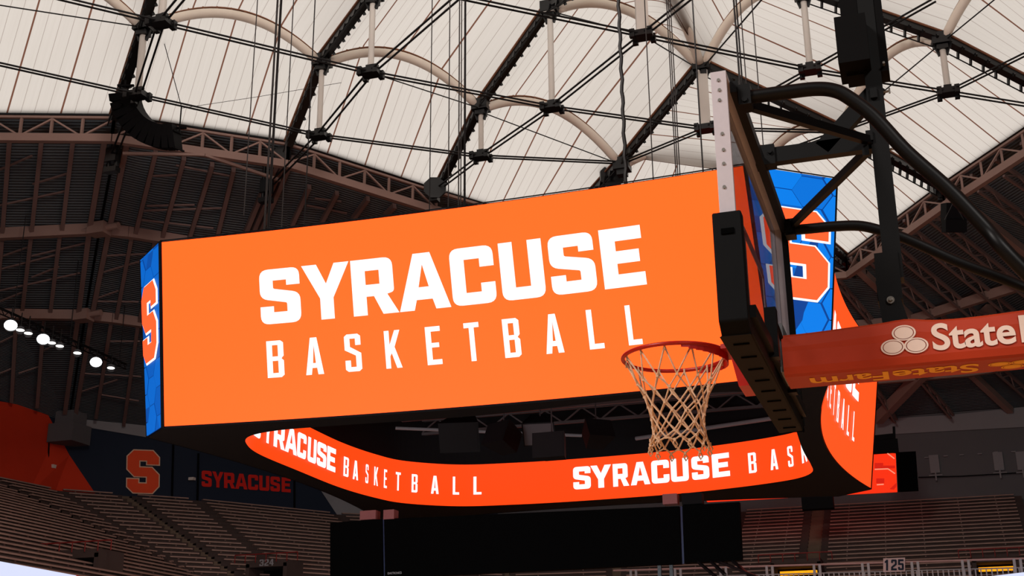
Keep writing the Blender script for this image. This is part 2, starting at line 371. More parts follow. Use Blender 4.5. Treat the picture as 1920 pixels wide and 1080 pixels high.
# deck facets: (ring a, ring b, outer b, outer a)
def wallpt(i, t=0): p = lerp(V(WP[i]), V(WP[i+1]), t) if t else V(WP[i]); return far(p.x, p.y, lerp(ZWALL[i], ZWALL[i+1], t))
B = {'L0': wallpt(1, -.02), 'L1': wallpt(2, .12), 'L2': wallpt(3, .6), 'L3': wallpt(4, .6), 'L4': wallpt(5, .5), 'C': wallpt(6), 'R0': wallpt(7, 0), 'R1': far(22, 113, ZW), 'R2': far(40, 105, ZW), 'R3': far(52, 90, ZW)}
rings = ['L0', 'L1', 'L2', 'L3', 'L4', 'C', 'R0', 'R1', 'R2', 'R3']
TOP = .5
facets = []
def deck_facet(a, b, c, d):
    mb = MB(); L_ = ((a+b)/2-(c+d)/2).length
    mb.grid(lambda s, t: lerp(lerp(a, b, s), lerp(d, c, s), t*1.05), 1, 1, 0, lambda s, t: (s*3, t*L_*1.05))
    struct(mb.build('ceiling_deck', DECK)); facets.append((a, b, c, d))
for p, q in zip(rings, rings[1:]): deck_facet(E[p]+UP*TOP, E[q]+UP*TOP, B[q], B[p])
backB = [V((84, 80, 33)), V((88, 0, 33)), V((40, -75, 33)), V((-75, -80, 33)), V((-112, -20, 33)), V((-105, 40, 33))]
rr = [E['R3']+UP*TOP]+ringback+[E['L0']+UP*TOP]; bb = [B['R3']]+backB+[B['L0']]
for i in range(len(rr)-1): deck_facet(rr[i], rr[i+1], bb[i+1], bb[i])
# outer walls
wallline = [far(x, y, 0) for x, y in WP]; walltop = [far(0, 0, z).z+.1 for z in ZWALL]
def wall(name, pts, m, z0, zs):
    mb = MB()
    for p, q, za, zb in zip(pts, pts[1:], zs, zs[1:]):
        mb = MB(); mb.poly([(p.x, p.y, z0), (q.x, q.y, z0), (q.x, q.y, zb), (p.x, p.y, za)]); struct(mb.build(name, m))
wall('wall_left', wallline[:6], NAVY, 0, walltop); wall('wall_back', wallline[5:], WGREY, 0, walltop[5:])
wall('wall_behind', [wallline[-1]]+[B['R2'], B['R3']]+backB+[B['L0'], wallline[0]], WGREY, 0, [36]*12)
mb = MB(); fl = wallline+[B['R3']]+backB
mb.shape([[(p.x, p.y) for p in fl]], lambda x, y: (x, y, 0)); struct(mb.build('floor', WOOD))

# intersection of a sight line with the deck / wall, used to measure where steel runs
def hit_tri(d, a, b, c):
    e1 = b-a; e2 = c-a; h_ = d.cross(e2); det = e1.dot(h_)
    if abs(det) < 1e-9: return None
    s = CAM-a; u = s.dot(h_)/det; q = s.cross(e1); v = d.dot(q)/det
    if u < -.02 or v < -.02 or u+v > 1.02: return None
    return e2.dot(q)/det
def on_deck(px, py, off=.5):
    d = ray(px, py); best = None
    for a, b, c, e in facets[:9]:
        for tri in ((a, b, c), (a, c, e)):
            t = hit_tri(d, *tri)
            if t and t > 1 and (best is None or t < best): best = t
    return CAM+d*(best-off*1.4) if best else at_zk(px, py, 28)
def on_wall(px, py, off=.08):
    d = ray(px, py); best = None
    for p, q in zip(wallline, wallline[1:]):
        n_ = (q-p).cross(UP); den = d.dot(n_)
        if abs(den) < 1e-9: continue
        t = (p-CAM).dot(n_)/den; X = CAM+d*t; s = (X-p).dot(q-p)/(q-p).length_squared
        if t > 0 and -.01 <= s <= 1.01 and (best is None or t < best): best = t
    return CAM+d*(best*(1-off/best))

# painted areas, letters and fittings on the back wall
def wallpaint(name, px, m, off=.1, kind=True):
    mb = MB(); px = refine([[p for p in px]], 40)[0]
    mb.shape([px], lambda x, y: on_wall(x, y, off), 0); o = mb.build(name, m)
    return struct(o) if kind else o
wallpaint('trim_1', [(-40, 745), (85, 768), (130, 853), (192, 945), (-40, 915)], WORANGE)
wallpaint('trim_2', [(594, 908), (720, 960), (720, 985), (645, 985)], WGREYL, .14)
wallpaint('trim_3', [(1600, 788), (1640, 786), (1780, 778), (1930, 762), (1930, 800), (1780, 808), (1640, 816), (1600, 816)], WGREYL, .2)
wallpaint('trim_4', [(150, 778), (300, 800), (300, 824), (156, 800)], WGREYL, .2)
sem = thing('wall_emblem', 'dark orange block S emblem with pale outline on the navy back wall', 'emblem', on_wall(266, 924, .2))
def wmap(x0, y0, x1, y1, sk, off): return lambda x, y: on_wall(x0+(x1-x0)*x+sk*y*0, y0+(y1-y0)*y+sk*x, off)
f1 = lambda off: (lambda x, y: on_wall(238+59*x+1.5*y, 923-79*y+2*x, off))
mb = MB(); mb.shape([offset_poly(S_LOGO, .035, .026)], f1(.16)); mb.build('outline', WTRIM, sem)
mb = MB(); mb.shape([S_LOGO], f1(.22)); mb.build('letter', WEMB, sem)
wl_ = thing('wall_lettering', 'dull red painted word reading SYRACUSE on the navy back wall', 'lettering', on_wall(460, 920, .2))
for ch, (a, b) in zip('SYRACUSE', [(378,397),(398,419),(420,441),(441,464),(465,484),(486,505),(507,525),(528,545)]):
    mb = MB(); wd, lp = glyph(BOLD, ch); mb.shape(lp, lambda x, y: on_wall(a+(b-a)*x/wd, 912+(a-378)*.068-(30-(a-378)*.018)*y/100+(b-a)*x/wd*.07, .16)); mb.build('letter', WLET, wl_)
# duct box, conduit and small fixtures on the walls
def wbox(name, label, cat, px, py, sx, sz, m, depth=.5, group=None):
    c = on_wall(px, py, depth/2+.05); mb = MB(); mb.box(c, sx, depth, sz, 0); return tag(mb.build(name, m), label, cat, group)
mb = MB(); c = on_wall(130, 815, 1.2); mb.box(c, 3., 3., 1.9); mb.box(c+V((0, 0, 1.6)), 2.2, 2.2, 1.4)
tag(mb.build('beam_bearing', WGREY), 'grey concrete bearing block under the roof truss at left wall top', 'bearing block')
wbox('wall_camera', 'small white wall fixture on the orange wall beside the navy paint', 'fixture', 97, 875, .8, .35, POST)
wbox('wall_light', 'small white fixture on navy wall left of the red word', 'fixture', 360, 898, .6, .3, POST)
for x, y, lb in ((1752, 858, 'first'), (1872, 853, 'second'), (1915, 852, 'third')):
    mb = MB(); c = on_wall(x, y+12, .2); mb.box(c, 1.0, .2, 2.0); mb.bar(c-V((.7, .3, 1.3)), c+V((.7, -.3, -1.3)), .12); mb.bar(c-V((0, .3, 1.9)), c-V((0, .3, .8)), .16)
    tag(mb.build('wall_hatch', [WGREYL]), lb+' pale hatch with dark bracket from the left on grey wall at right', 'hatch')
for i, (x, y) in enumerate(((1737, 858), (1773, 855), (1803, 853), (1837, 851), (1867, 848), (1900, 847))):
    wbox('wall_fitting', 'small pale fitting in the row high on the grey wall at right', 'fitting', x, y, .45, .12, WGREYL, .2, 'fittings in a row on the grey wall')
mb = MB(); mb.tube([on_wall(1722, 895, .3), on_wall(1800, 893, .3), on_wall(1920, 886, .3)], .06); tag(mb.build('conduit', BLK), 'thin dark conduit pipe along the grey wall at right', 'pipe')
# seams of the wall panels
mb = MB()
for x0, y0, x1, y1 in ((92, 800, 88, 918), (325, 830, 322, 945), (372, 850, 370, 945), (552, 890, 552, 955)): mb.bar(on_wall(x0, y0, .1), on_wall(x1, y1, .1), .22, .1)
struct(mb.build('trim_5', BLK))

# ------------------------------------------------------------------ roof steel
def seg_truss(label, a, b, n, flip):
    t = thing('crown_truss', label, 'truss', (a+b)/2-UP*2)
    dn = UP*-1.75
    m1 = MB(); m1.bar(a, b, .24, .18); m1.build('top_chord', STEEL, t)
    m1 = MB(); m1.bar(a+dn, b+dn, .5, .62); m1.build('bottom_chord', STEEL, t)
    for k in range(n+1):
        p = lerp(a, b, k/n); m1 = MB(); m1.bar(p, p+dn, .18, .18); m1.build('post', STEEL, t)
    for k in range(n):
        p, q = lerp(a, b, k/n), lerp(a, b, (k+1)/n)
        if (k+flip) % 2: p, q = q, p
        m1 = MB(); m1.bar(p+dn*.9, q+dn*.08, .16, .13); m1.build('diagonal', STEEL, t)
    return t
lab = {'L0': 'rose steel crown truss under the fabric edge at far left', 'L1': 'rose steel crown truss right of the curved speaker array', 'L2': 'rose steel crown truss sloping down to the scoreboard top edge', 'R0': 'rose steel crown truss at right behind the hoop tubes', 'C': 'rose steel crown truss right of the blue corner panel', 'R1': 'rose steel crown truss rising out of frame at far right'}
for p, q, n in (('L0', 'L1', 7), ('L1', 'L2', 6), ('L2', 'L3', 6), ('C', 'R0', 5), ('R0', 'R1', 6), ('R1', 'R2', 6)): seg_truss(lab[p], E[p]-UP*.1, E[q]-UP*.1, n, len(p+q) % 2)
for p, q in (('L3', 'L4'), ('L4', 'C')):
    mb = MB(); mb.bar(E[p]-UP*.1, E[q]-UP*.1, .3, .22); mb.bar(E[p]-UP*1.8, E[q]-UP*1.8, .5, .6); struct(mb.build('trim_crown', STEEL))
# steel under the metal deck, one frame per roof bay
def steel(t, name, px, wd, ht, m=STEELD, off=.5):
    pts = [on_deck(x, y, off) for x, y in px]; mb = MB()
    for p, q in zip(pts, pts[1:]): mb.bar(p, q, wd, ht)
    return mb.build(name, m, t)
t = thing('deck_frame', 'rose steel rafters and ring beams under the dark deck at left', 'roof frame', on_deck(120, 500, 1))
steel(t, 'ring_beam', [(-80, 444), (0, 439), (180, 430)], .6, .95, STEEL); steel(t, 'ring_beam', [(-80, 592), (0, 589), (150, 591)], .6, .9, STEEL)
for a in ([(18,262),(5,432)], [(78,262),(60,430)], [(137,262),(117,428)], [(58,446),(42,582)], [(112,444),(95,582)], [(4,450),(-8,582)], [(30,606),(22,752)], [(82,606),(70,762)]): steel(t, 'rafter', a, .34, .5)
for a in ([(0,318),(60,292)], [(0,385),(125,358)], [(62,345),(128,325)], [(0,482),(56,462)], [(60,520),(110,500)], [(0,505),(105,478)], [(60,480),(160,456)], [(0,545),(150,512)], [(0,565),(50,545)], [(0,642),(35,625)], [(75,660),(115,642)], [(35,700),(80,685)], [(0,700),(25,690)]): steel(t, 'brace', a, .14, .14, STEELD, .35)
t = thing('radial_truss', 'pair of long rose steel rafters running down below the curved speaker array', 'truss', on_deck(160, 500, 1))
for a in ([(196,262),(168,428),(147,590),(122,772)], [(238,266),(205,428),(172,592),(142,776)]): steel(t, 'chord', a, .42, .7)
steel(t, 'web', [(218,264),(187,428),(160,590),(132,772)], .2, .2, BLK, .2)
for x, y in ((186, 430), (156, 592)): mb = MB(); c = on_deck(x, y, .9); mb.box(c, 1.6, 1.2, 1.0); mb.tube([c+V((-1.7, 0, 0)), c+V((1.9, 0, .1))], .3, 10); mb.build('node', STEEL, t)
t = thing('deck_frame', 'rose steel rafters and ring beams left of and above the scoreboard corner', 'roof frame', on_deck(300, 400, 1))
steel(t, 'ring_beam', [(180,430),(240,436),(310,447),(400,462)], .6, .95, STEEL); steel(t, 'ring_beam', [(150,591),(210,597),(280,607),(330,614)], .6, .9, STEEL)
for a in ([(292,285),(254,436)], [(345,296),(305,442)], [(398,308),(355,446)], [(438,318),(408,440)], [(246,448),(218,596)], [(290,452),(262,600)], [(208,606),(180,782)], [(258,614),(232,796)], [(580,350),(548,420)], [(632,362),(602,418)], [(690,372),(662,410)], [(740,386),(722,404)]): steel(t, 'rafter', a, .34, .5)
for a in ([(275,386),(365,384)], [(270,395),(420,390)], [(262,412),(400,428)], [(330,310),(430,330)], [(285,330),(340,328)], [(195,510),(262,490)], [(190,480),(275,476)], [(180,560),(222,545)], [(175,565),(260,566)], [(150,735),(220,712)], [(150,700),(265,706)], [(190,740),(260,752)], [(200,640),(262,640)], [(575,385),(650,400)], [(590,372),(640,378)]): steel(t, 'brace', a, .14, .14, STEELD, .35)
t = thing('radial_truss', 'rose steel double rafter descending behind the scoreboard top left corner', 'truss', on_deck(490, 380, 1))
for a in ([(528,290),(492,360),(458,442)], [(548,296),(518,366),(488,432)], [(538,292),(505,362),(474,436)]): steel(t, 'chord', a, .36, .6)
# right side deck
fr = facets[5:8]
nmlab = ['rose steel rafters on the deck beside the right scoreboard face', 'rose steel rafters on the dark deck behind the hoop boom', 'rose steel rafters on the dark deck at the far right edge']
for fi, (a, b, c, d) in enumerate(fr):
    t = thing('deck_frame', nmlab[fi], 'roof frame', (a+b+c+d)/4)
    nrm = (b-a).cross(d-a).normalized(); nrm = nrm if nrm.z < 0 else -nrm
    P = lambda s, tt, o=.5: lerp(lerp(a, b, s), lerp(d, c, s), tt)+nrm*o
    for k in range(0, 6):
        s = k/5; main = k in (0, 5)
        mb = MB(); mb.bar(P(s, .02), P(s, .99), .5 if main else .26, .7 if main else .3); mb.build('rafter', STEEL if main else STEELD, t)
        if not main:
            mb = MB(); mb.bar(P(s, .04, 1.5), P(s, .96, 1.5), .2, .2)
            for z in range(24):
                q = .04+z*.92/24; mb.bar(P(s, q, .5 if z % 2 else 1.5), P(s, q+.92/24, 1.5 if z % 2 else .5), .1, .1)
            mb.build('joist_web', STEELD, t)
    for q in (.36, .7):
        mb = MB(); mb.bar(P(0, q, .9), P(1, q, .9), .6, .9); mb.build('ring_beam', STEEL, t)
    for k in range(0, 5, 2):
        for q in (.42,):
            mb = MB(); mb.bar(P(k/5, q), P(min(1, (k+2)/5), q+.25), .14, .14); mb.bar(P(min(1, (k+2)/5), q), P(k/5, q+.25), .14, .14); mb.build('brace', STEELD, t)
mb = MB(); mb.bar(on_deck(1646, 786, 1.2), on_deck(1722, 708, 1.2), .9, 1.2); mb.bar(on_deck(1722, 708, 1.2), on_deck(1860, 580, 1.2), .9, 1.2)
tag(mb.build('hip_beam', STEEL), 'heavy rose steel hip beam rising right from wall top below the red boom', 'beam')

# valley beams
def valley(label, pts, rope=1):
    t = thing('valley_beam', label, 'roof beam', pts[len(pts)//2])
    mb = MB()
    for p, q in zip(pts, pts[1:]): mb.bar(p-UP*.15, q-UP*.15, .62, .5)
    mb.build('beam', BLKM, t)
    mb = MB()
    for p, q in zip(pts, pts[1:]): mb.bar(p+UP*.14, q+UP*.14, .84, .12)
    mb.build('cap_strip', RUST, t)
    mb = MB(); rp = MB()
    for p, q in zip(pts, pts[1:]):
        d = (q-p); n_ = max(2, int(d.length/1.0)); sd = d.normalized().cross(UP).normalized()
        for k in range(n_):
            x = lerp(p, q, (k+.5)/n_); mb.bar(x-UP*.3+sd*.3, x-UP*.85+sd*.42, .13, .2); mb.bar(x-UP*.3-sd*.3, x-UP*.5-sd*.42, .13, .2)
        rp.tube([p-UP*.85+sd*.42, q-UP*.85+sd*.42], .05, 6)
    mb.build('clamps', BLKM, t); rp.build('rope', CABLE, t)
    return t
valley('black valley beam meeting the roof edge above the curved speaker array', [E['L1'], U[1,1], U[1,2]])
valley('black valley beam between the first and second arches, ending above the deck at left', [E['L2'], U[2,1], U[2,2]])
valley('black valley beam running down to scoreboard top edge from the top middle', [E['L3'], U[3,1], U[3,2], U[3,3]])
valley('black valley beam from the roof hub down behind the scoreboard', [E['L4'], U[4,1], U[4,2]])
valley('black valley beam from the roof hub down right past the hoop mast', [E['R1'], U[5,2], U[4,2]])
valley('black valley beam crossing the top right corner', [E['R2'], U[5,3], U[4,3]])
valley('short black valley beam end beside the blue corner panel', [E['R0'], U[5,1]])
# arches
def arch(label, a, b, rise, r=.35, m=ARCH):
    t = thing('roof_arch', label, 'arch', a)
    d = (b-a).normalized(); pts = [lerp(a, b, .035+.93*k/24)+UP*(4*(k/24)*(1-k/24)*rise-.35) for k in range(25)]
    mb = MB(); mb.tube(pts, r, 14); mb.build('tube', m, t, True)
    mb = MB()
    for p, q in zip(pts, pts[1:]): mb.bar(p+UP*(r+.1), q+UP*(r+.1), .3, .07)
    for p in pts[1::2]: mb.bar(p+UP*(r-.05), p+UP*(r+.16), .1, .3)
    mb.build('clamp_rail', RUST, t)
    for p in (a, b):
        mb = MB(); mb.box(p-UP*.45, .9, .9, .8); mb.build('end_shoe', POST, t)
arch('cream arch tube at upper left corner left of the first valley beam', U[0,1], U[1,1], RISE)
arch('longest full cream arch tube at the upper left', U[1,1], U[2,1], RISE)
arch('cream arch tube at top centre left of the scoreboard lettering', U[2,1], U[3,1], RISE)
arch('cream arch tube descending to the scoreboard top edge', U[3,1], U[4,1], RISE)
arch('partly hidden low cream arch behind the scoreboard top edge', U[4,1], U[5,1], RISE*.8)
arch('cream arch tube along the top edge left of the roof hub', U[3,2], U[4,2], RISE)
arch('cream arch tube rising straight up from the roof hub', U[4,2], U[3,3], 1.5)
arch('cream arch tube curving up right from the roof hub', U[4,2], U[4,3], RISE)
arch('cream arch tube passing behind the black hoop mast', U[5,2], U[5,3], RISE)
arch('cream arch tube at the top right corner', U[5,3], U[5,4], RISE)
arch('small cream arch just above the blue corner panel', U[5,1], U[5,2], RISE*.8)
arch('cream arch tube mostly above the frame at top left', U[1,2], U[2,2], RISE)
# struts with node heads and cable clamps
def strut(label, k, wd=.36, square=False):
    t = thing('roof_strut', label, 'strut', D[k]); a, b = U[k], D[k]; mb = MB()
    if square: mb.bar(a-UP*.6, b+UP*.2, wd, wd, V((1, .3, 0)))
    else: mb.tube([a-UP*.6, b+UP*.2], wd/2, 12)
    mb.build('post', POST, t, False)
    mb = MB(); mb.box(a-UP*.35, 1.3, 1.1, .9); mb.box(a-UP*.95, .8, .8, .5)
    for s in (-1, 1): mb.bar(a+V((s*.6, 0, -.5)), a+V((s*.25, 0, -1.6)), .2)
    mb.build('head_node', BLKM, t)
    mb = MB(); mb.box(b, 1.25, 1.0, .42); mb.box(b+UP*.3, .55, .55, .4)
    for sx in (-1, 1):
        for sy in (-1, 1): mb.box(b+V((sx*.6, sy*.5, -.05)), .34, .34, .6)
    mb.build('foot_clamp', BLKM, t)
strut('white roof strut just above the curved speaker array', (1,1), .5)
strut('white roof strut below the second valley beam, left of centre', (2,1), .42)
strut('short white roof strut above the scoreboard middle', (3,1), .42)
strut('white roof strut above the frame at left with dark clamp showing', (1,2), .5)
strut('white roof strut dropping from the top edge between two arches', (2,2), .42)
strut('long white roof strut above the scoreboard from top middle node', (3,2), .46)
strut('thick square grey strut under the roof hub beside the backboard', (4,2), .72, True)
strut('thick square grey strut cut by the top edge right of centre', (3,3), .8, True)
strut('white roof strut hanging left of the black hoop mast', (4,3), .46)
strut('white roof strut at the upper right corner', (5,3), .46)
for k, lb in (((4,1), 'dark node block on the scoreboard top edge below an arch'), ((5,2), 'dark roof node beside hoop mast where an arch ends')):
    mb = MB(); mb.box(U[k]-UP*.5, 1.3, 1.2, 1.0); mb.box(U[k]-UP*1.2, .8, .8, .5); tag(mb.build('roof_node', BLKM), lb, 'roof node')
mb = MB(); c = U[4,2]+UP*.9+F_*.6; mb.tube([c, c+F_*.25], [1.15, 1.15], 28); tag(mb.build('hub_disc', mat('hub_bronze', (120, 74, 20), .5, .4)), 'round bronze disc at the roof hub above the backboard', 'disc')
# lower cable pairs
def cables(label, pts, gap=.42, r=.075):
    t = thing('cable_pair', label, 'cable', pts[0])
    for s in (-.5, .5):
        mb = MB(); out = []
        for i, (p, q) in enumerate(zip(pts, pts[1:])):
            sd = (q-p).cross(UP).normalized()*gap*s
            out += [p+sd, q+sd]
        mb.tube(out, r, 6); mb.build('cable', CABLE, t)
aL = at_zk(205, 312, 33.2); bL = at_zk(492, 362, 33.4)
cables('double black cable lowest across the roof, left edge to scoreboard', [D[0,1], D[1,1], D[2,1], D[3,1], D[4,1]])
cables('double black cable crossing mid roof from top left to hub strut', [D[0,2], D[1,2], D[2,2], D[3,2], D[4,2], D[5,2]])
cables('double black cable highest across the roof to the right edge', [D[1,3], D[2,3], D[3,3], D[4,3], D[5,3], D[5,3]*2-D[4,3]])
cables('double black cable descending onto the curved speaker array', [D[1,3], D[1,2], D[1,1], aL])
cables('double black cable through the strut left of centre down to the deck', [D[2,3], D[2,2], D[2,1], bL])
cables('double black cable crossing above scoreboard middle diagonally', [D[3,4], D[3,3], D[3,2], D[3,1], at_zk(824, 352, 34.4)])
cables('double black cable through hub strut down behind scoreboard corner', [D[4,4], D[4,3], D[4,2], D[4,1]])
cables('double black cable descending left behind the hoop mast', [D[5,4], D[5,3], D[5,2], D[5,2]+(D[5,2]-D[5,3])*.5])
def cable1(label, pts, r, m=CABLE, cat='cable', name='cable', sag=0):
    mb = MB(); mb.tube(pts, r, 6); return tag(mb.build(name, m), label, cat)
cable1('thin single stay cable from mid strut to valley beam, above scoreboard', [D[2,2], U[3,1]-UP*.6], .05)
cable1('thin single stay cable above scoreboard right of centre', [U[3,1]-UP*.9, U[4,1]-UP*.5], .05)
cable1('thin single stay cable from top middle node to thick strut foot', [U[3,2]-UP*.6, D[3,3]], .05)
cable1('thin single stay cable left of the roof hub', [D[3,3], U[4,2]-UP*.8], .05)
cable1('thin single stay cable right of hoop mast up to corner node', [at_zk(1650, 177, 34.5), U[5,3]-UP*.6, at_zk(1870, -5, 37.5)], .05)
cable1('thin stay cable up from the roof hub to the top right', [U[4,2]-UP*.6, at_zk(1432, -5, 37.5)], .06)
cable1('thin stay cable entering at upper left edge to first node', [at_zk(-5, 9, 36), U[1,1]-UP*.5], .05)
# end anchors of the valley beams
def anchor(label, p, s=1.):
    mb = MB(); d = 1.1*s
    pts = [p+R_*(math.cos(a)*d)+V((0, 0, 1))*(math.sin(a)*d*1.0) for a in [math.pi/8+math.pi/4*k for k in range(8)]]
    f = F_*.5; mb.prism([q-f for q in pts], [q+f for q in pts]); mb.box(p-UP*.9*s, .7*s, .7*s, 1.0*s)
    tag(mb.build('cable_anchor', BLKM), label, 'anchor')
anchor('dark octagonal cable anchor above the scoreboard left of middle', at_zk(816, 352, 34.4), .9)
anchor('dark cable anchor at the truss corner left of the second valley beam', at_zk(530, 288, 35), .6)
anchor('dark octagonal cable anchor just below the arch end at scoreboard top', at_zk(1148, 330, 34.8), 1.0)
anchor('dark cable anchor at right roof edge behind the hoop tube', at_zk(1762, 356, 33.9), .7)
# hanging anchor assemblies and thin steel arm under the deck
for lb, px in (('dark hanging anchor assembly below the curved speaker', (212, 292)), ('dark hanging anchor assembly where cables meet left of scoreboard top', (500, 350))):
    mb = MB(); c = at_zk(*px, 33.3); mb.box(c, .9, .7, 1.1); mb.tube([c+V((-.3, 0, 2.4)), c+V((-.3, 0, -1.0))], .14); mb.tube([c+V((.35, 0, 2.2)), c+V((.3, 0, -1.2))], .14); mb.box(c-UP*1.2, 1.1, .6, .4)
    tag(mb.build('hanging_anchor', BLKM), lb, 'anchor')
mb = MB(); P3 = [at_zk(230, 288, 33.4), at_zk(368, 290, 33.8), at_zk(384, 291, 33.8), at_zk(525, 338, 33.6)]
for p, q in zip(P3, P3[1:]): mb.bar(p, q, .22, .22)
tag(mb.build('steel_arm', STEEL), 'long thin rose steel arm below the crown truss left of scoreboard', 'steel arm')
mb = MB()
for a, b in (((1580, 490), (1605, 506)), ((1605, 506), (1618, 524)), ((1582, 498), (1612, 530)), ((1600, 497), (1622, 512))): mb.bar(at_zk(*a, 33.7), at_zk(*b, 33.3), .5, .4)
tag(mb.build('end_bracket', BLKM), 'black end bracket on truss corner right of blue panel', 'bracket')

# hanging rigging lines
RIG = [(507, -5, 497, 330, .03), (516, -5, 500, 345, .03), (520, -5, 507, 330, .05), (526, -5, 506, 345, .03), (540, -5, 530, 330, .03), (490, -5, 468, 260, .03),
       (853, -5, 843, 370, .03), (863, -5, 860, 380, .035), (870, -5, 865, 380, .03), (880, -5, 873, 380, .06), (1252, -5, 1268, 325, .03), (1258, -5, 1272, 322, .03), (1262, -5, 1276, 322, .03),
       (1378, -5, 1398, 300, .03), (1385, -5, 1404, 300, .045), (1394, -5, 1412, 300, .03), (1402, -5, 1433, 320, .03), (1222, -5, 1228, 330, .03)]
for i, (x0, y0, x1, y1, r) in enumerate(RIG):
    x1, y1 = x1+(x1-x0)*.35, y1+(y1-y0)*.35; p = at_d(x1, y1, 64); q = above(p, y0)
    mb = MB(); mb.tube([p-UP*1.5, q+UP*4], r, 5)
    if x0 < 600: lb, g = 'thin vertical rigging line in the cluster above scoreboard left corner', 'rigging lines above scoreboard left corner'
    elif x0 < 1000: lb, g = 'thin vertical rigging line in the cluster above scoreboard middle', 'rigging lines above scoreboard middle'
    else: lb, g = 'thin vertical rigging line in the cluster beside the roof hub', 'rigging lines near the hub'
    tag(mb.build('rigging_line', CABLEG if r < .04 else CABLE), lb, 'rigging line', g)
mb = MB(); p0 = at_d(1174, 350, 56); p1 = above(p0, -30); N = 40
mb.tube([lerp(p0-UP*1.5, p1, k/N)+R_*(.03*math.sin(k*1.7)) for k in range(N+1)], .085, 6); tag(mb.build('power_cable', CABLE), 'thick wavy black power cable hanging to scoreboard top', 'cable')

# ------------------------------------------------------------------ curved speaker array and others
def array_box(mb_, c, along, wd, hh, dp):
    a = along.normalized(); side = R0; n_ = a.cross(side).normalized(); M = Matrix((side, n_, a)).transposed()
    mb_.box(c, wd, dp, hh, 0, M)
t = thing('line_array_speaker', 'curved black line array speaker hanging below the roof at left', 'speaker', at_d(250, 230, 92))
path = [(234, 178), (236, 192), (240, 205), (246, 217), (254, 228), (263, 238), (274, 246), (286, 252), (298, 256), (310, 258), (322, 258), (333, 257)]
side = (F_*.8+R_*.55).normalized()
for k in range(len(path)-1):
    a, b = at_d(*path[k], 92+k*.1), at_d(*path[k+1], 92+(k+1)*.1); tn = (b-a).normalized(); n_ = tn.cross(F_).normalized()
    mb = MB(); wv = 1.2
    A_ = [a+n_*.85-F_*wv, a+n_*.85+F_*wv, a-n_*.85+F_*wv*.9, a-n_*.85-F_*wv*.9]; B_ = [q+(b-a)*.97 for q in A_]
    mb.prism(A_, B_); mb.build('cabinet', BLK, t)
mb = MB()
for k in (0, 11):
    c = at_d(*path[k], 92+k*.1); mb.bar(c-F_*1.3-n_*.9, c+F_*1.3-n_*.9, .12); mb.bar(c-F_*1.2+UP*.4, c+F_*1.2+UP*.4, .12); mb.bar(c-R_*.6+UP*.75, c+R_*.6+UP*.75, .15)
mb.tube([at_d(232, 180, 92), above(at_d(232, 180, 92), 150)], .06); mb.tube([at_d(336, 250, 93), above(at_d(336, 250, 93), 200)], .05); mb.tube([above(at_d(336, 250, 93), 200), at_d(305, 70, 95)], .03)
mb.build('rigging_frame', BLK, t)
cable1('thin tie wire from speaker array rightward across the roof', [at_d(340, 203, 93), at_d(480, 182, 96), at_d(640, 155, 100)], .02, CABLEG)
t = thing('cluster_speaker', 'small black speaker cluster on hanging wires at the right edge of roof', 'speaker', at_d(1789, 415, 88))
mb = MB(); c = at_d(1789, 424, 88); M = Matrix((R_, U_.cross(R_), U_)).transposed()
mb.box(c, 1.45, .9, .85, 0, M); o = mb.build('cabinet', BLK, t); bevel(o, .06)
mb = MB(); c2 = at_d(1788, 398, 88.6); mb.box(c2, 1.4, 1.2, 1.25, 0, M); mb.build('cabinet', BLK, t)
mb = MB(); top = at_d(1788, 378, 88)
for s in (-1, 1): mb.tube([c+R_*s*.68+U_*.4, top], .03, 5)
mb.tube([top, on_deck(1775, 350, .2)], .04, 5); mb.build('wire', CABLEG, t)

# ------------------------------------------------------------------ light truss at left
t = thing('lighting_truss', 'dark lighting truss slanting across left edge with bright floodlights below', 'truss', at_zk(100, 640, 25.5))
a, b = at_zk(-60, 562, 25.5), at_zk(236, 692, 25.5)
for o1, nm in ((V((0, 0, 0)), 'rail'), (V((.0, .0, .5)), 'rail'), (V((.3, -.3, .25)), 'rail')): mb = MB(); mb.tube([a+o1, b+o1], .06, 6); mb.build(nm, BLKM, t)
mb = MB()
for k in range(40): mb.bar(lerp(a, b, k/40)+UP*(.5*(k % 2)), lerp(a, b, (k+1)/40)+UP*(.5*((k+1) % 2)), .05)
mb.build('lacing', BLKM, t)
for k in (.25, .6, .95): mb = MB(); q = lerp(a, b, k); mb.tube([q, q+UP*9], .04, 5); mb.build('hanger', CABLE, t)
for x, y, big, lb in ((20, 610, 1, 'bright floodlight nearest the left edge on lighting truss'), (38, 619, 0, 'small floodlight right of the leftmost bright one'), (53, 625, 0, 'second small floodlight right of the leftmost bright one'), (81, 636, 1, 'bright floodlight in the middle of the lighting truss'), (97, 643, 0, 'small floodlight right of the middle bright one'), (112, 649, 0, 'second small floodlight right of the middle bright one'), (145, 662, 0, 'small floodlight left of the last bright one'), (180, 679, 1, 'bright floodlight near the right end of lighting truss'), (208, 690, 0, 'small floodlight at the right end of lighting truss')):
    c = at_zk(x, y, 24.6); f = thing('floodlight', lb, 'floodlight', c); r = .52 if big else .34; d = (CAM-c).normalized()
    mb = MB(); mb.tube([c-d*.45, c], [r*.6, r], 16); mb.build('housing', BLKM, f)
    mb = MB(); x_ = d.cross(UP).normalized(); y_ = x_.cross(d)
    mb.poly([c+d*.02+x_*math.cos(q)*r*.95+y_*math.sin(q)*r*(.8 if big else .34) for q in [k*math.pi/10 for k in range(20)]]); mb.build('lens', LAMP if big else LAMPS, f)
    mb = MB(); mb.tube([c-d*.3, c-d*.3+UP*1.45], .05, 6); mb.build('bracket', BLKM, f)

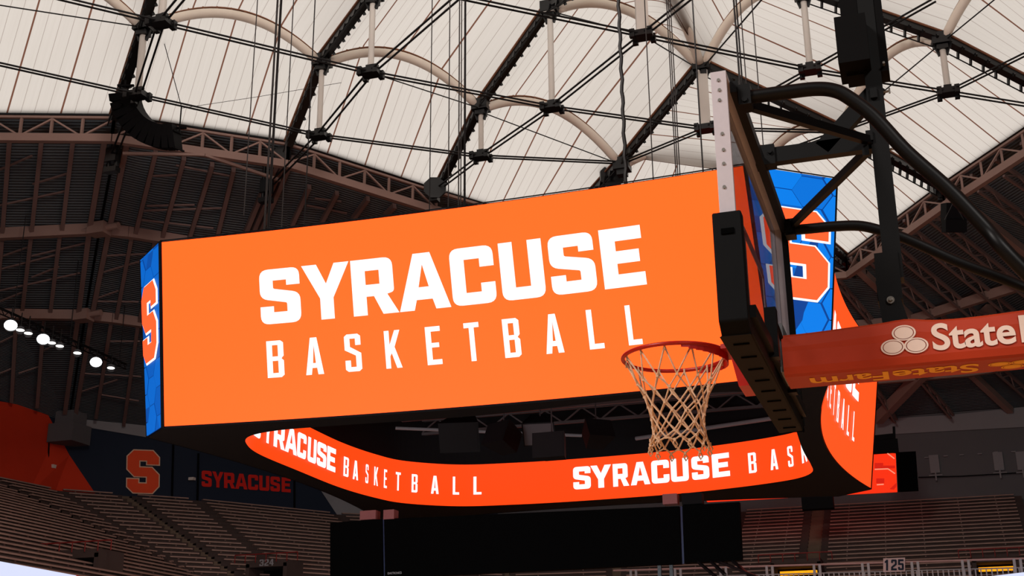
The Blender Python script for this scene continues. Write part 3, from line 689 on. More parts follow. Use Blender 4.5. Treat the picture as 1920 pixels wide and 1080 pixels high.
# ================================================================== SCOREBOARD
SB = thing('scoreboard', 'huge orange centre-hung video scoreboard with white team lettering', 'scoreboard', (-15.5, 51.5, 11.7))
def face(bl, br, tl, tr, sb, st, n_):
    bl, br, tl, tr, n_ = map(V, (bl, br, tl, tr, n_))
    def P(u, v, o=0):
        b = lerp(bl, br, u)+n_*sb*4*u*(1-u); t_ = lerp(tl, tr, u)+n_*st*4*u*(1-u); return lerp(b, t_, v)-n_*o
    return P
front = face((-26.71, 39.9, 12), (-4.4, 40.6, 12), (-26.8, 38.86, 19), (-4.7, 39.2, 19), .6, .4, (0, 1, 0))
right = face((-2.85, 42.0, 12), (-2.78, 62.96, 12), (-1.93, 41.39, 19), (-1.75, 63.7, 19), 1.05, 1.0, (-1, 0, 0))
left = face((-28.2, 62.3, 12), (-28.16, 41.12, 12), (-29.0, 63.0, 19), (-28.62, 40.33, 19), 1.05, 1.0, (1, 0, 0))
back = face((-4.4, 64.4, 12), (-26.71, 64.0, 12), (-4.2, 65.3, 19), (-26.9, 65, 19), 1.25, .5, (0, -1, 0))
c_rs = face((-4.4, 40.6, 12), (-2.85, 42.0, 12), (-4.7, 39.2, 19), (-1.93, 41.39, 19), 0, 0, (-.68, .73, 0))
c_ls = face((-28.16, 41.12, 12), (-26.71, 39.9, 12), (-28.62, 40.33, 19), (-26.8, 38.86, 19), 0, 0, (.64, .77, 0))
c_rb = face((-2.78, 62.96, 12), (-4.4, 64.4, 12), (-1.75, 63.7, 19), (-4.2, 65.3, 19), 0, 0, (-.68, -.73, 0))
c_lb = face((-26.71, 64.0, 12), (-28.2, 62.3, 12), (-26.9, 65, 19), (-29.0, 63.0, 19), 0, 0, (.68, -.73, 0))
SYR = [(.181, .2525), (.257, .341), (.344, .4225), (.4237, .511), (.5148, .588), (.598, .669), (.6795, .752), (.763, .829)]
BAS = [(.188, .2175), (.255, .286), (.324, .352), (.393, .4205), (.463, .488), (.528, .553), (.592, .619), (.659, .688), (.7285, .752), (.79, .8115)]
for P, nm, m, full in ((front, 'front_screen', ORANGE, 1), (right, 'side_screen', SIDE_OR, 1), (left, 'side_screen', SIDE_OR, 0), (back, 'rear_screen', ORANGE, 0)):
    mb = MB(); mb.grid(lambda u, v: P(.003+u*.994, .006+v*.988, .03), 40, 6); sc = mb.build(nm, m, SB)
    for ch, sp in zip('SYRACUSE', SYR):
        mb = MB(); letters(mb, BOLD, ch, [sp], .499, .786, lambda u, v: P(u, v, .09)); mb.build('letter', WHITE, sc)
    for ch, sp in zip('BASKETBALL', BAS):
        mb = MB(); letters(mb, SLIM, ch, [sp], .221, .411, lambda u, v: P(u, v, .09)); mb.build('letter', WHITE, sc)
def clip(poly, ax, val, sign):
    out = []
    for i, p in enumerate(poly):
        q = poly[(i+1) % len(poly)]; a = (p[ax]-val)*sign; b = (q[ax]-val)*sign
        if a >= 0: out.append(p)
        if (a >= 0) != (b >= 0): t_ = a/(a-b); out.append((p[0]+(q[0]-p[0])*t_, p[1]+(q[1]-p[1])*t_))
    return out
BLUES_DIM = [mat('led_dim_blue_a', (0, 104, 206), emit=1, **led), mat('led_dim_blue_b', (0, 92, 190), emit=1, **led), mat('led_dim_blue_c', (0, 78, 168), emit=1, **led)]  # grazing-view dimming of the left corner panel put into these blues
def corner_panel(P, wd, seed, bl=BLUES):
    rs = random.Random(seed)
    mb = MB(); mb.poly([P(.015, .005, .03), P(.985, .005, .03), P(.985, .995, .03), P(.015, .995, .03)]); pn = mb.build('corner_panel', BLUE_D, SB)
    mb = MB(); R = .62
    for i in range(-1, 6):
        for j in range(-1, 9):
            cx = i*R*1.5+rs.uniform(-.05, .05); cy = (j+(i % 2)*.5)*R*1.732
            hx = [(cx+(R-.018)*math.cos(math.pi/3*k), cy+(R-.018)*math.sin(math.pi/3*k)) for k in range(6)]
            groups = [hx]
            if rs.random() < .35: groups = [[(cx, cy)]+[hx[(2*q+s_) % 6] for s_ in range(3)] for q in range(3)]
            for gi, h_ in enumerate(groups):
                for ax, val, sg in ((0, .03, 1), (0, wd-.03, -1), (1, .04, 1), (1, 7.06, -1)):
                    if h_: h_ = clip(h_, ax, val, sg)
                if len(h_) >= 3: mb.poly([P(x/wd, y/7.1, .06) for x, y in h_], (gi if len(groups) > 1 else rs.choice((0, 0, 0, 1))))
    mb.build('hexagon_pattern', bl, pn)
    em = lambda o: (lambda x, y: P(.10+.80*x, .385+.425*y, o))
    mb = MB(); mb.shape([offset_poly(S_LOGO, .055/.8*(1.9/wd)*.9, .02)], em(.10)); ou = mb.build('emblem_outline', WHITE, pn)
    mb = MB(); mb.shape([S_LOGO], em(.14)); mb.build('emblem_letter', S_OR, pn)
corner_panel(c_rs, 2.6, 3); corner_panel(c_ls, 2.2, 5, BLUES_DIM); corner_panel(c_rb, 2.4, 7); corner_panel(c_lb, 2.4, 9)
# housing: thin black rim, backs and underside
faces = [front, c_rs, right, c_rb, back, c_lb, left, c_ls]
mb = MB()
def loop(v, inset=0, dz=0, nn=24):
    out = []
    for P in faces:
        curved = P in (front, right, back, left)
        for k in range(nn if curved else 1): out.append(P(k/(nn if curved else 1), v, -inset)+UP*dz)
    return out
for v, z0, z1 in ((0, -.03, 0), (1, 0, .05)):
    a, b = loop(v, -.02, z0), loop(v, -.02, z1)
    for i in range(len(a)): j = (i+1) % len(a); mb.poly([a[i], a[j], b[j], b[i]])
a, b = loop(0, .02), loop(1, .02)
for i in range(len(a)): j = (i+1) % len(a); mb.poly([a[i], a[j], b[j], b[i]])
mb.build('housing', BLK, SB)
for P, nm in ((c_rs, 0), (c_ls, 0), (c_rb, 0), (c_lb, 0)):       # black corner posts
    mb = MB()
    for u in (0, 1): mb.bar(P(u, 0, .0), P(u, 1, .0), .12, .12, V((0, 1, 0)))
    mb.build('corner_post', BLK, SB)
# inner ring screen
KEY = [(-23.3, 41.8), (-24.6, 42.4), (-25.35, 43.7), (-25.8, 45.6), (-25.95, 49.1), (-26.05, 53.4), (-25.69, 56.6), (-24.95, 58.7), (-22.79, 60.5), (-20, 61.05), (-17.39, 61.2), (-14.4, 61.12), (-11.42, 60.87), (-9.2, 60.35), (-7.17, 59.65), (-5.7, 58.8), (-4.95, 57.5), (-4.82, 55.6), (-4.82, 53.2), (-4.76, 51), (-4.55, 47), (-4.3, 44.0), (-4.9, 42.6), (-6.2, 41.75), (-9.5, 41.6), (-15.1, 42.1), (-21.3, 41.74)]
def catmull(P_, n=8):
    out = []; N = len(P_)
    for i in range(N):
        p0, p1, p2, p3 = (V((*P_[(i+k-1) % N], 0)) for k in range(4))
        for k in range(n):
            t_ = k/n; out.append(.5*((2*p1)+(p2-p0)*t_+(2*p0-5*p1+4*p2-p3)*t_*t_+(3*p1-p0-3*p2+p3)*t_**3))
    return out
RING = catmull(KEY); RZ0, RZ1 = 12.0, 14.12
cum = [0]
for i in range(len(RING)): cum.append(cum[-1]+(RING[(i+1) % len(RING)]-RING[i]).length)
cen = V((-15.3, 51.4, 0))
def ringP(s, v, off=0):
    s = s % cum[-1]; i = max(k for k in range(len(RING)) if cum[k] <= s+1e-9); a, b = RING[i], RING[(i+1) % len(RING)]
    t_ = (s-cum[i])/(cum[i+1]-cum[i]); d = (b-a).normalized(); n_ = V((d.y, -d.x, 0)); p = lerp(a, b, t_)
    return V((p.x, p.y, lerp(RZ0, RZ1, v)))+n_*off
def ring_s(px, py):                            # position along the ring of a picture point
    best = min(((project(ringP(cum[-1]*k/900, vv/8)), cum[-1]*k/900) for k in range(900) for vv in range(9)), key=lambda q: (q[0][0]-px)**2+(q[0][1]-py)**2+(1e6 if ringP(q[1], 0).y < 43 else 0))
    return best[1]
mb = MB(); n = len(RING)
for i in range(n): j = (i+1) % n; a, b = RING[i], RING[j]; mb.poly([(a.x, a.y, RZ0), (b.x, b.y, RZ0), (b.x, b.y, RZ1), (a.x, a.y, RZ1)])
rs_ = mb.build('ring_screen', RED_OR, SB)
def ring_letters(g, text, pxs, v0, v1):
    for ch, (xa, ya, xb, yb_) in zip(text, pxs):
        if ch == ' ': continue
        s0, s1 = ring_s(xa, ya), ring_s(xb, yb_); mb = MB()
        letters(mb, g, ch, [(s0, s1)], v0, v1, lambda u, v: ringP(u, v, .07)); mb.build('letter', WHITE, rs_)
sL = [(473,812,487,822),(493,815,506,826),(511,824,531,838),(532,837,553,848),(554,848,571,855),(574,853,590,860),(593,860,610,868),(612,868,628,875)]
ring_letters(BOLD, 'SYRACUSE', sL, .27, .78)
ring_letters(SLIM, 'BASKETBALL', [(642,870,651,876),(661,875,671,880),(682,880,690,884),(699,885,708,889),(718,890,725,893),(740,897,750,898),(770,905,783,907),(808,910,823,911),(850,911,862,911),(889,911,902,911)], .27, .70)
ring_letters(BOLD, 'SYRACUSE', [(1077,902,1108,900),(1108,900,1147,898),(1149,898,1181,896),(1183,896,1221,894),(1224,893,1256,891),(1260,891,1293,888),(1299,888,1332,886),(1338,885,1369,884)], .27, .80)
ring_letters(SLIM, 'BAS', [(1405,881,1420,880),(1446,876,1460,874),(1480,870,1491,868)], .27, .72)
sa, sb = ring_s(1446, 876), ring_s(1480, 870); mb = MB(); letters(mb, SLIM, 'K', [(sb+(sb-sa)*1.0, sb+(sb-sa)*1.0+.62)], .27, .72, lambda u, v: ringP(u, v, .07)); mb.build('letter', WHITE, rs_)
# underside deck between outer rim and ring (keeps the ring open)
mb = MB(); o_ = loop(0, .0, 0)
def near_ring(p): return min(RING, key=lambda q: (q.x-p.x)**2+(q.y-p.y)**2)
outl = [(p.x, p.y) for p in o_]; inn = [(p.x, p.y) for p in RING]
for z in (11.99,): mb.shape([outl, inn], lambda x, y: (x, y, z))
mb.build('underside', BLK, SB)
# inner liner above the ring screen and lid
mb = MB()
for i in range(n):
    j = (i+1) % n; a, b = RING[i], RING[j]; mb.poly([(a.x, a.y, RZ1), (b.x, b.y, RZ1), (b.x, b.y, 18.6), (a.x, a.y, 18.6)])
mb.shape([[(p.x, p.y) for p in loop(1, .0)]], lambda x, y: (x, y, 18.9)); mb.build('inner_liner', BLK, SB)
GRM = mat('inner_truss', (52, 46, 46), .6)
for k in range(7):                             # service beams inside
    y = 45+k*2.4; mb = MB(); z = 15.6+.2*(k % 2)
    mb.bar((-24.5, y, z), (-5.5, y, z), .14); mb.bar((-24.5, y, z+.7), (-5.5, y, z+.7), .14)
    for q in range(20): mb.bar((-24.5+q*.95, y, z+.7*(q % 2)), (-24.5+(q+1)*.95, y, z+.7*((q+1) % 2)), .07)
    mb.build('service_truss', GRM, SB)
mb = MB(); mb.tube([(-13.5, 60.4, 14.75), (-5.4, 58, 14.75)], .1, 8); mb.tube([(-24.4, 56, 15.2), (-16, 59.5, 14.9)], .08, 8); mb.build('service_pipe', WGREY, SB)
# hanging rods
for x, y in ((-24, 45), (-24, 59), (-7, 45), (-7, 59)):
    mb = MB(); mb.tube([(x, y, 18.8), (x, y, 42)], .03, 6); mb.build('hoist_line', CABLE, SB)
# loudspeakers hanging inside the ring
SPKM = mat('speaker_grey', (44, 38, 40), .7)
for i, (px, py, dz, rz, rx, s, lb) in enumerate(((865, 812, 54, .2, .5, 1.7, 'largest dark loudspeaker hanging inside the scoreboard at left of centre'), (945, 822, 52, -.5, -.4, 1.3, 'dark loudspeaker tilted down in the middle of scoreboard underside'), (1013, 805, 53, .15, .6, 1.35, 'grey fronted loudspeaker facing camera inside scoreboard'), (1035, 838, 50, 0, 0, 1.3, 'low dark loudspeaker just above the ring screen edge'), (1118, 815, 54, .7, -.5, 1.2, 'dark loudspeaker at right inside scoreboard left of the net'))):
    c = at_d(px, py, dz); t = thing('loudspeaker', lb, 'loudspeaker', c)
    M = Matrix.Rotation(rz, 3, 'Z')@Matrix.Rotation(rx, 3, 'X'); f = [V(q) for q in ((-.5, -.4, -.38), (.5, -.4, -.38), (.5, -.4, .38), (-.5, -.4, .38))]; g_ = [V(q) for q in ((-.32, .4, -.34), (.32, .4, -.34), (.32, .4, .34), (-.32, .4, .34))]
    mb = MB(); mb.prism([c+M@q*s for q in f], [c+M@q*s for q in g_]); mb.build('cabinet', BLK, t)
    mb = MB(); mb.poly([c+M@V((q.x*.92, -.41, q.z*.9))*s for q in f]); mb.build('grille', SPKM if i == 2 else BLK, t)
    mb = MB(); mb.tube([c+UP*.3*s, (c.x, c.y, 18.85)], .03, 6); mb.build('hanger', CABLE, t)

# ------------------------------------------------------------------ black video wall under the ring
t = thing('video_wall', 'wide switched-off black video wall below the orange ring screen', 'video wall', (-16.5, 51.5, 0))
YP = 51.3
cor = [((619, 980), (619, 1090)), ((716, 973), (718, 1084)), ((720, 973), (722, 1084)), ((1273, 949), (1277, 1057)), ((1279, 948), (1283, 1056)), ((1386, 941), (1391, 1050))]
cp = [(at_y(*a, YP), at_y(*b, YP)) for a, b in cor]
def panel(i, nm):
    (a, b), (c, d) = cp[i], cp[i+1]; mb = MB(); f = V((0, .35, 0)); mb.prism([b, d, c, a], [q+f for q in (b, d, c, a)]); return mb.build(nm, BLKS, t)
panel(0, 'side_panel'); pm = panel(2, 'main_panel'); panel(4, 'side_panel')
GLINT = mat('edge_channel', (34, 40, 66), .4, .3)
for i in (1, 3):
    (a, b), (c, d) = cp[i], cp[i+1]; mb = MB(); mb.bar((a+c)/2+V((0, .2, 0)), (b+d)/2+V((0, .2, 0)), .10, .2); mb.build('edge_channel', GLINT, t)
for px in (1236, 1258, 660, 800): mb = MB(); p = at_y(px, 1050, YP+.3); mb.bar(p, (p.x, p.y, 0), .14); mb.build('leg', BLKM, t)
for a, b in (((1305, 1050), (1345, 1084)), ((1330, 1050), (1360, 1078)), ((1370, 1048), (1412, 1085)), ((1345, 1052), (1420, 1082))):
    mb = MB(); mb.bar(at_y(*a, YP+.2), at_y(*b, YP-1.2), .1); mb.build('brace', BLKM, t)
def text_shape(body, bold=.02, font_size=1.):
    cu = bpy.data.curves.new('lettering', 'FONT'); cu.body = body; cu.offset = bold; ob = bpy.data.objects.new('lettering', cu); col.objects.link(ob)
    bpy.context.view_layer.update(); dg = bpy.context.evaluated_depsgraph_get(); me = bpy.data.meshes.new_from_object(ob.evaluated_get(dg))
    vs_ = [(q.co.x, q.co.y) for q in me.vertices]; fs = [list(p.vertices) for p in me.polygons]
    bpy.data.objects.remove(ob); bpy.data.curves.remove(cu); bpy.data.meshes.remove(me)
    x0 = min(q[0] for q in vs_); x1 = max(q[0] for q in vs_); y0 = min(q[1] for q in vs_); y1 = max(q[1] for q in vs_)
    return [((x-x0)/(x1-x0), (y-y0)/(y1-y0)) for x, y in vs_], fs
def add_text(mb, body, fn, bold=.02, m=0):
    vs_, fs = text_shape(body, bold); k = len(mb.v); mb.v += [V(fn(x, y)) for x, y in vs_]
    for f in fs: mb.f.append([k+i for i in f]); mb.m.append(m); mb.uv.append(None)
mb = MB(); add_text(mb, 'DAKTRONICS', lambda x, y: at_y(727+26*x, 1077-x*1.2-4*y, YP-.02), .01); mb.build('maker_lettering', WGREYL, t)
for px, py, wpx, hpx, m, lb in ((694, 964, 33, 17, BOX_REDLIT, 'dark box with red screen glow in its colour on video wall left end, left of the pair'), (733, 963, 22, 18, BOX_REDLIT, 'dark box with red screen glow in its colour on video wall left end, right of the pair'), (1258, 934, 26, 18, BOX_REDLIT, 'dark box on top of video wall under the ring, left of the pair'), (1299, 933, 36, 20, BLK, 'dark box on top of video wall under the ring, right of the pair')):
    p = at_y(px, py+3, YP+.2); s = 52*1.05/FPX
    mb = MB(); mb.box(p, wpx*s, .5, hpx*s); o = mb.build('equipment_box', m); bevel(o, .03); tag(o, lb, 'box')
# far end screen
t = thing('end_screen', 'far orange video screen showing part of an S emblem behind the scoreboard', 'video screen', at_yk(1500, 930, 101))
YE = 101; q = [at_yk(*p, YE) for p in ((1325, 940), (1682, 921), (1679, 849), (1322, 868))]
mb = MB(); f = V((0, .6, 0)); mb.prism(q, [x+f for x in q]); es = mb.build('screen', FAR_OR, t)
mb = MB(); ex = lambda x, y: at_yk(x, y, YE-.1)
for pl in ([(1640, 868), (1656, 868), (1656, 873), (1678, 873), (1678, 878), (1640, 879)], [(1643, 897), (1658, 897), (1658, 906), (1643, 906)], [(1668, 917), (1681, 905), (1681, 912), (1676, 918)]): mb.shape([pl], ex)
mb.build('emblem_detail', FAR_DK, es)
mb = MB(); m_ = mat('led_far_line', (255, 150, 120), emit=1, var=.01); ex2 = lambda x, y: at_yk(x, y, YE-.12)
for a, b in (((1640, 880), (1665, 879)), ((1665, 879), (1678, 888)), ((1644, 909), (1657, 908)), ((1664, 850), (1677, 860))): mb.bar(ex2(*a), ex2(*b), .1, .1)
mb.build('emblem_line', m_, es)
q = [at_yk(*p, YE) for p in ((1684, 921), (1722, 919), (1717, 846), (1680, 848))]
mb = MB(); mb.prism(q, [x+f for x in q]); mb.build('dark_panel', BLKS, t)
mb = MB(); mb.bar(at_yk(1640, 845, YE), at_yk(1678, 824, YE), .3); mb.bar(at_yk(1636, 822, YE), at_yk(1675, 818, YE), .5); mb.bar(at_yk(1676, 800, YE), at_yk(1678, 850, YE), .25); mb.box(at_yk(1655, 838, YE), 3, .5, 1.4); mb.build('hanging_frame', BLK, t)
mb = MB(); c = at_yk(1533, 936, 98); mb.box(c, 3.0, 1.2, 2.0); tag(mb.build('hanging_speaker', BLK), 'black boxy speaker hanging below the scoreboard far corner at right', 'speaker')

# ================================================================== STANDS
def inward(i):
    def nrm(a, b): d = (V(b)-V(a)).normalized(); return V((d.y, -d.x))
    if i == 0: return nrm(WP[0], WP[1])
    if i == len(WP)-1: return nrm(WP[-2], WP[-1])
    a, b = nrm(WP[i-1], WP[i]), nrm(WP[i], WP[i+1]); m_ = a+b; return m_/max(.5, m_.dot(a))
INW = [inward(i) for i in range(len(WP))]
TREAD, RISEZ = 1.0, .42
def standP(i, t_, row, dz=0):
    base = lerp(V(WP[i]), V(WP[i+1]), t_); n_ = lerp(INW[i], INW[i+1], t_); p = base+n_*(row*TREAD); return far(p.x, p.y, ZS-row*RISEZ)+UP*dz
def section(label, i, t0, t1, rows):
    n_ = max(2, int((t1-t0)*4)); t = thing('bleacher_section', label, 'bleachers', standP(i, (t0+t1)/2, rows/2))
    mb = MB(); ts = [lerp(t0, t1, k/n_) for k in range(n_+1)]
    for r in range(rows):
        for a, b in zip(ts, ts[1:]):
            p0, p1, q0, q1 = standP(i, a, r), standP(i, b, r), standP(i, a, r+1), standP(i, b, r+1)
            q0u, q1u = V((q0.x, q0.y, p0.z)), V((q1.x, q1.y, p1.z)); mb.poly([p0, p1, q1u, q0u]); mb.poly([q0u, q1u, q1, q0])
    mb.build('concrete_steps', CONC, t)
    e = .6/((V(WP[i+1])-V(WP[i])).length)
    for r in range(rows):
        mb = MB(); p, q = standP(i, t0+e, r+.55, .55), standP(i, t1-e, r+.55, .55); mb.bar(p, q, .42, .12)
        L_ = (q-p).length; k_ = max(2, int(L_/3.2))
        for k in range(k_): x = lerp(p, q, (k+.5)/k_); mb.bar(x, x-UP*.52, .1, .12)
        mb.build('bench', BENCH, t)
    return t
secs = [('bleacher section at the lower left corner above the white ribbon board', 0, .45, .99, 42), ('bleacher section at the far left edge below the orange wall', 1, .0, 1, 44), ('bleacher section under the orange and navy wall paint', 2, 0, .45, 44), ('bleacher section below the big wall S at left', 2, .52, 1, 44),
        ('bleacher section left of the aisle under the wall S', 3, 0, 1, 40), ('bleacher section under the red wall word left of video wall', 4, 0, .95, 30), ('bleacher section behind the black video wall at left', 5, 0, .48, 28), ('bleacher section mostly hidden behind black video wall', 5, .52, .99, 28),
        ('narrow bleacher section right of the video wall', 6, .0, .265, 24), ('wide bleacher section at lower right behind the section number sign', 6, .31, .99, 24), ('bleacher section at the lower right corner', 7, .02, .8, 24)]
for s in secs: section(*s)
# aisle steps between sections
def aisle(label, i, t0, t1, rows):
    mb = MB()
    for r in range(rows*2):
        p0, p1, q0, q1 = (standP(i, t0, r/2, .05), standP(i, t1, r/2, .05), standP(i, t0, r/2+.5, .05), standP(i, t1, r/2+.5, .05)); a, b = V((q0.x, q0.y, p0.z)), V((q1.x, q1.y, p1.z)); mb.poly([p0, p1, b, a]); mb.poly([a, b, q1, q0])
    tag(mb.build('aisle_stairs', mat('aisle_'+str(i), (98, 84, 70), .9, scale=1, var=.3)), label, 'stairs')
aisle('concrete aisle stairs in the left bleachers below wall S', 2, .45, .52, 44)
aisle('concrete aisle stairs running down beneath the red wall word', 4, .95, 1, 30)
aisle('concrete aisle stairs hidden behind the video wall', 5, .48, .52, 28)
aisle('concrete aisle stairs between right bleacher sections', 6, .265, .31, 24)
# handrails with white posts on the left diagonal aisle
# vomitory portals with number signs
def portal(label, px, py, y, wd, num, glow=False):
    c = at_yk(px, py, y); t = thing('stand_portal', label, 'portal', c-UP*2.4); mb = MB()
    for s in (-1, 1): mb.box(c+V((s*wd/2, 0, -1.2)), .35, 3.0, 2.6)
    mb.box(c+V((0, 0, .1)), wd+.3, 3.0, .6); mb.build('concrete_surround', CONC, t)
    mb = MB(); mb.box(c+V((0, 1.2, -1.3)), wd-.3, .3, 2.3); mb.build('opening', BLK, t)
    mb = MB(); mb.tube([c+V((-wd/2-1.2, -1.6, .9)), c+V((wd/2+1.2, -1.6, .9))], .05, 6)
    for k in range(7): x = -wd/2-1.2+k*(wd+2.4)/6; mb.tube([c+V((x, -1.6, .9)), c+V((x, -1.6, .2))], .04, 5)
    mb.build('guard_rail', mat('guard_red', (120, 30, 26), .6), t)
    if glow: mb = MB(); mb.box(c+V((0, .6, -.62)), wd*.8, .3, .35); mb.build('lamp', GLOW_Y, t)
    if num:
        mb = MB(); fn = lambda x, y_: c+V((-.62+x*.012*1.0, -1.56, -.12+y_*.0055)); x = 0
        for ch in num: wd_, lp = DIG[ch]; mb.shape(lp, lambda a, b: fn(a*.55+x, b)); x += (wd_+12)*.55
        mb.build('number', WGREYL, t)
portal('concrete stand portal numbered 324 left of the video wall', 515, 1062, 77, 3.6, '324')
portal('concrete stand portal at bottom left below the bleachers', 160, 1046, 60, 4, '')
portal('stand portal with amber lamp right of the video wall', 1495, 1060, 93.5, 4.2, '', True)
portal('amber lit stand portal at lower right corner', 1866, 1052, 93.5, 3.6, '', True)
# front railing with the section number sign
t = thing('guard_railing', 'long galvanised guard railing with pickets along the stand front at lower right', 'railing', at_yk(1500, 1075, 90))
YR = 90; a, b = at_yk(1150, 1070, YR), at_yk(1960, 1046, YR)
mb = MB(); mb.tube([a, b], .09, 8); mb.build('top_rail', mat('rail_rose', (176, 140, 136), .5), t)
mb = MB(); mb.tube([a-UP*.75, b-UP*.75], .06, 8); mb.build('mid_rail', RAILG, t)
for k in range(9):
    for dx in (0, .5): mb = MB(); p = lerp(a, b, (k+.4)/9)+V((dx, 0, 0)); mb.bar(p, p-UP*3, .22, .2); mb.build('post', RAILG, t)
mb = MB(); n_ = 60
for k in range(n_): p = lerp(a, b, .3+.7*k/n_)-UP*.75; mb.bar(p, p-UP*2.4, .1, .1)
mb.build('pickets', RAILG, t)
t = thing('section_sign', 'pale section sign reading 125 in dark digits on the railing', 'sign', at_yk(1676, 1073, YR-.3))
f = lambda x, y: at_yk(1656+41*x, 1073-1.5*x-26*y, YR-.3)
mb = MB(); mb.prism([f(0, 0), f(1, 0), f(1, 1), f(0, 1)], [q+V((0, .15, 0)) for q in (f(0, 0), f(1, 0), f(1, 1), f(0, 1))]); mb.build('plate', mat('sign_plate', (196, 170, 168), .6), t)
mb = MB(); x = 0
for ch, x0 in zip('125', (.07, .36, .68)):
    wd_, lp = DIG[ch]; mb.shape(lp, lambda u, v: at_yk(1656+41*(x0+u/60*.26), 1073-1.5*x0-26*(.12+.78*v/100), YR-.36))
mb.build('digits', NAVY, t)
# ribbon board at the bottom left
t = thing('ribbon_board', 'white glowing ribbon display board at the bottom left corner', 'ribbon board', at_yk(60, 1070, 55))
q = [at_zk(*p, 7.2) for p in ((-40, 1045), (143, 1079))]; q2 = [at_zk(*p, 7.2) for p in ((143, 1079), (160, 1083))]
mb = MB(); h_ = UP*-1.1; mb.prism([q[0]+h_, q[1]+h_, q[1], q[0]], [p+V((-.3, .3, 0)) for p in (q[0]+h_, q[1]+h_, q[1], q[0])]); mb.build('white_display', RIB_W, t)
mb = MB(); mb.prism([q2[0]+h_, q2[1]+h_, q2[1], q2[0]], [p+V((-.3, .3, 0)) for p in (q2[0]+h_, q2[1]+h_, q2[1], q2[0])]); mb.build('red_display', RIB_R, t)
t = thing('ribbon_board', 'sliver of pale ribbon display board at the bottom right corner', 'ribbon board', at_yk(1890, 1078, 70))
q = [at_yk(*p, 88) for p in ((1836, 1083), (1935, 1071))]; mb = MB(); mb.prism([q[0]-UP, q[1]-UP, q[1], q[0]], [p+V((0, .3, 0)) for p in (q[0]-UP, q[1]-UP, q[1], q[0])]); mb.build('white_display', RIB_W, t)

# ================================================================== BASKETBALL GOAL
XB, YB = -.66866, 5.57355
G = thing('basketball_goal', 'portable basketball goal with glass backboard and padded red boom', 'basketball goal', (XB+1.8, YB, 0))
def P(n_, w_, z): return V((XB-n_, YB+w_, z))
def HP(px, py, w_): return at_y(px, py, YB+w_)
# backboard
HW, Z0, Z1 = .914, 2.90, 3.97
mb = MB(); mb.box(P(-.02, 0, (Z0+Z1)/2), .012, HW*2-.06, Z1-Z0-.06); gl = mb.build('glass_panel', GLASS, G)
mb = MB()
for w_ in (-1, 1): mb.box(P(-.03, w_*(HW-.008), (Z0+Z1)/2), .062, .024, Z1-Z0)
mb.box(P(-.03, 0, Z1-.008), .062, HW*2-.03, .02); mb.box(P(-.03, 0, Z0+.008), .062, HW*2-.03, .02)
bf = mb.build('board_frame', ALU, G)
mb = MB()
for z in (3.93, 3.885, 3.84, 3.69, 3.62, 3.56, 3.46): q = P(-.028+random.uniform(-.004, .004), -HW-.005, z); mb.tube([q+V((0, .002, 0)), q-V((0, .004, 0))], .007, 10)
mb.build('screw', BOLT, bf)
mb = MB()                                            # black steel frame on the back
mb.box(P(-.075, HW-.03, (Z0+Z1)/2), .03, .03, Z1-Z0-.02)
mb.box(P(-.08, 0, Z1-.035), .035, HW*2-.16, .05); mb.box(P(-.085, 0, Z0+.05), .045, HW*2-.06, .05)
for w_ in (-.32, .32): mb.box(P(-.1, w_, 3.02), .05, .06, .22)
mb.build('back_frame', HBLK, G)
def ring_pad():
    w1 = HW+.035; pts = [(-w1, 3.345), (-w1, 2.90), (-w1+.055, Z0-.045), (w1-.055, Z0-.045), (w1, 2.90), (w1, 3.345)]
    inn = [(-HW+.03, 3.345), (-HW+.03, 2.95), (-HW+.04, 2.94), (HW-.04, 2.94), (HW-.03, 2.95), (HW-.03, 3.345)]
    mb = MB(); N = len(pts); A = [[P(n_, *p) for p in q] for n_, q in ((.028, pts), (-.085, pts), (-.085, inn), (.028, inn))]
    for i in range(N-1):
        for k in range(4): l = (k+1) % 4; mb.poly([A[k][i], A[k][i+1], A[l][i+1], A[l][i]])
    for i in (0, N-1): mb.poly([A[k][i] for k in range(4)])
    bm_o = mb.build('edge_padding', PADB, G)
    me = bm_o.data; bm = bmesh.new(); bm.from_mesh(me); bmesh.ops.remove_doubles(bm, verts=bm.verts[:], dist=1e-4); bm.to_mesh(me); bm.free()
    bevel(bm_o, .016, 3); return bm_o
pad = ring_pad()
mb = MB(); q = P(-.03, -HW-.037, 3.262); mb.box(q, .05, .008, .022); mb.build('slot', BLKS, pad)
mb = MB()
for k in range(9): w_ = -.78+k*.195; mb.box(P(-.03, w_, Z0-.0465), .062, .012, .006)
mb.build('slots', BLKS, pad)
# printed target square
mb = MB()
for a, b in (((-.305, 3.05), (-.305, 3.505)), ((.305, 3.05), (.305, 3.505)), ((-.305, 3.505), (.305, 3.505)), ((-.305, 3.05), (.305, 3.05))): mb.bar(P(-.011, *a), P(-.011, *b), .004, .05, V((0, 1, 0)) if a[0] == b[0] else UP)
mb.build('target_square', mat('print_white', (210, 205, 205), .6), gl)
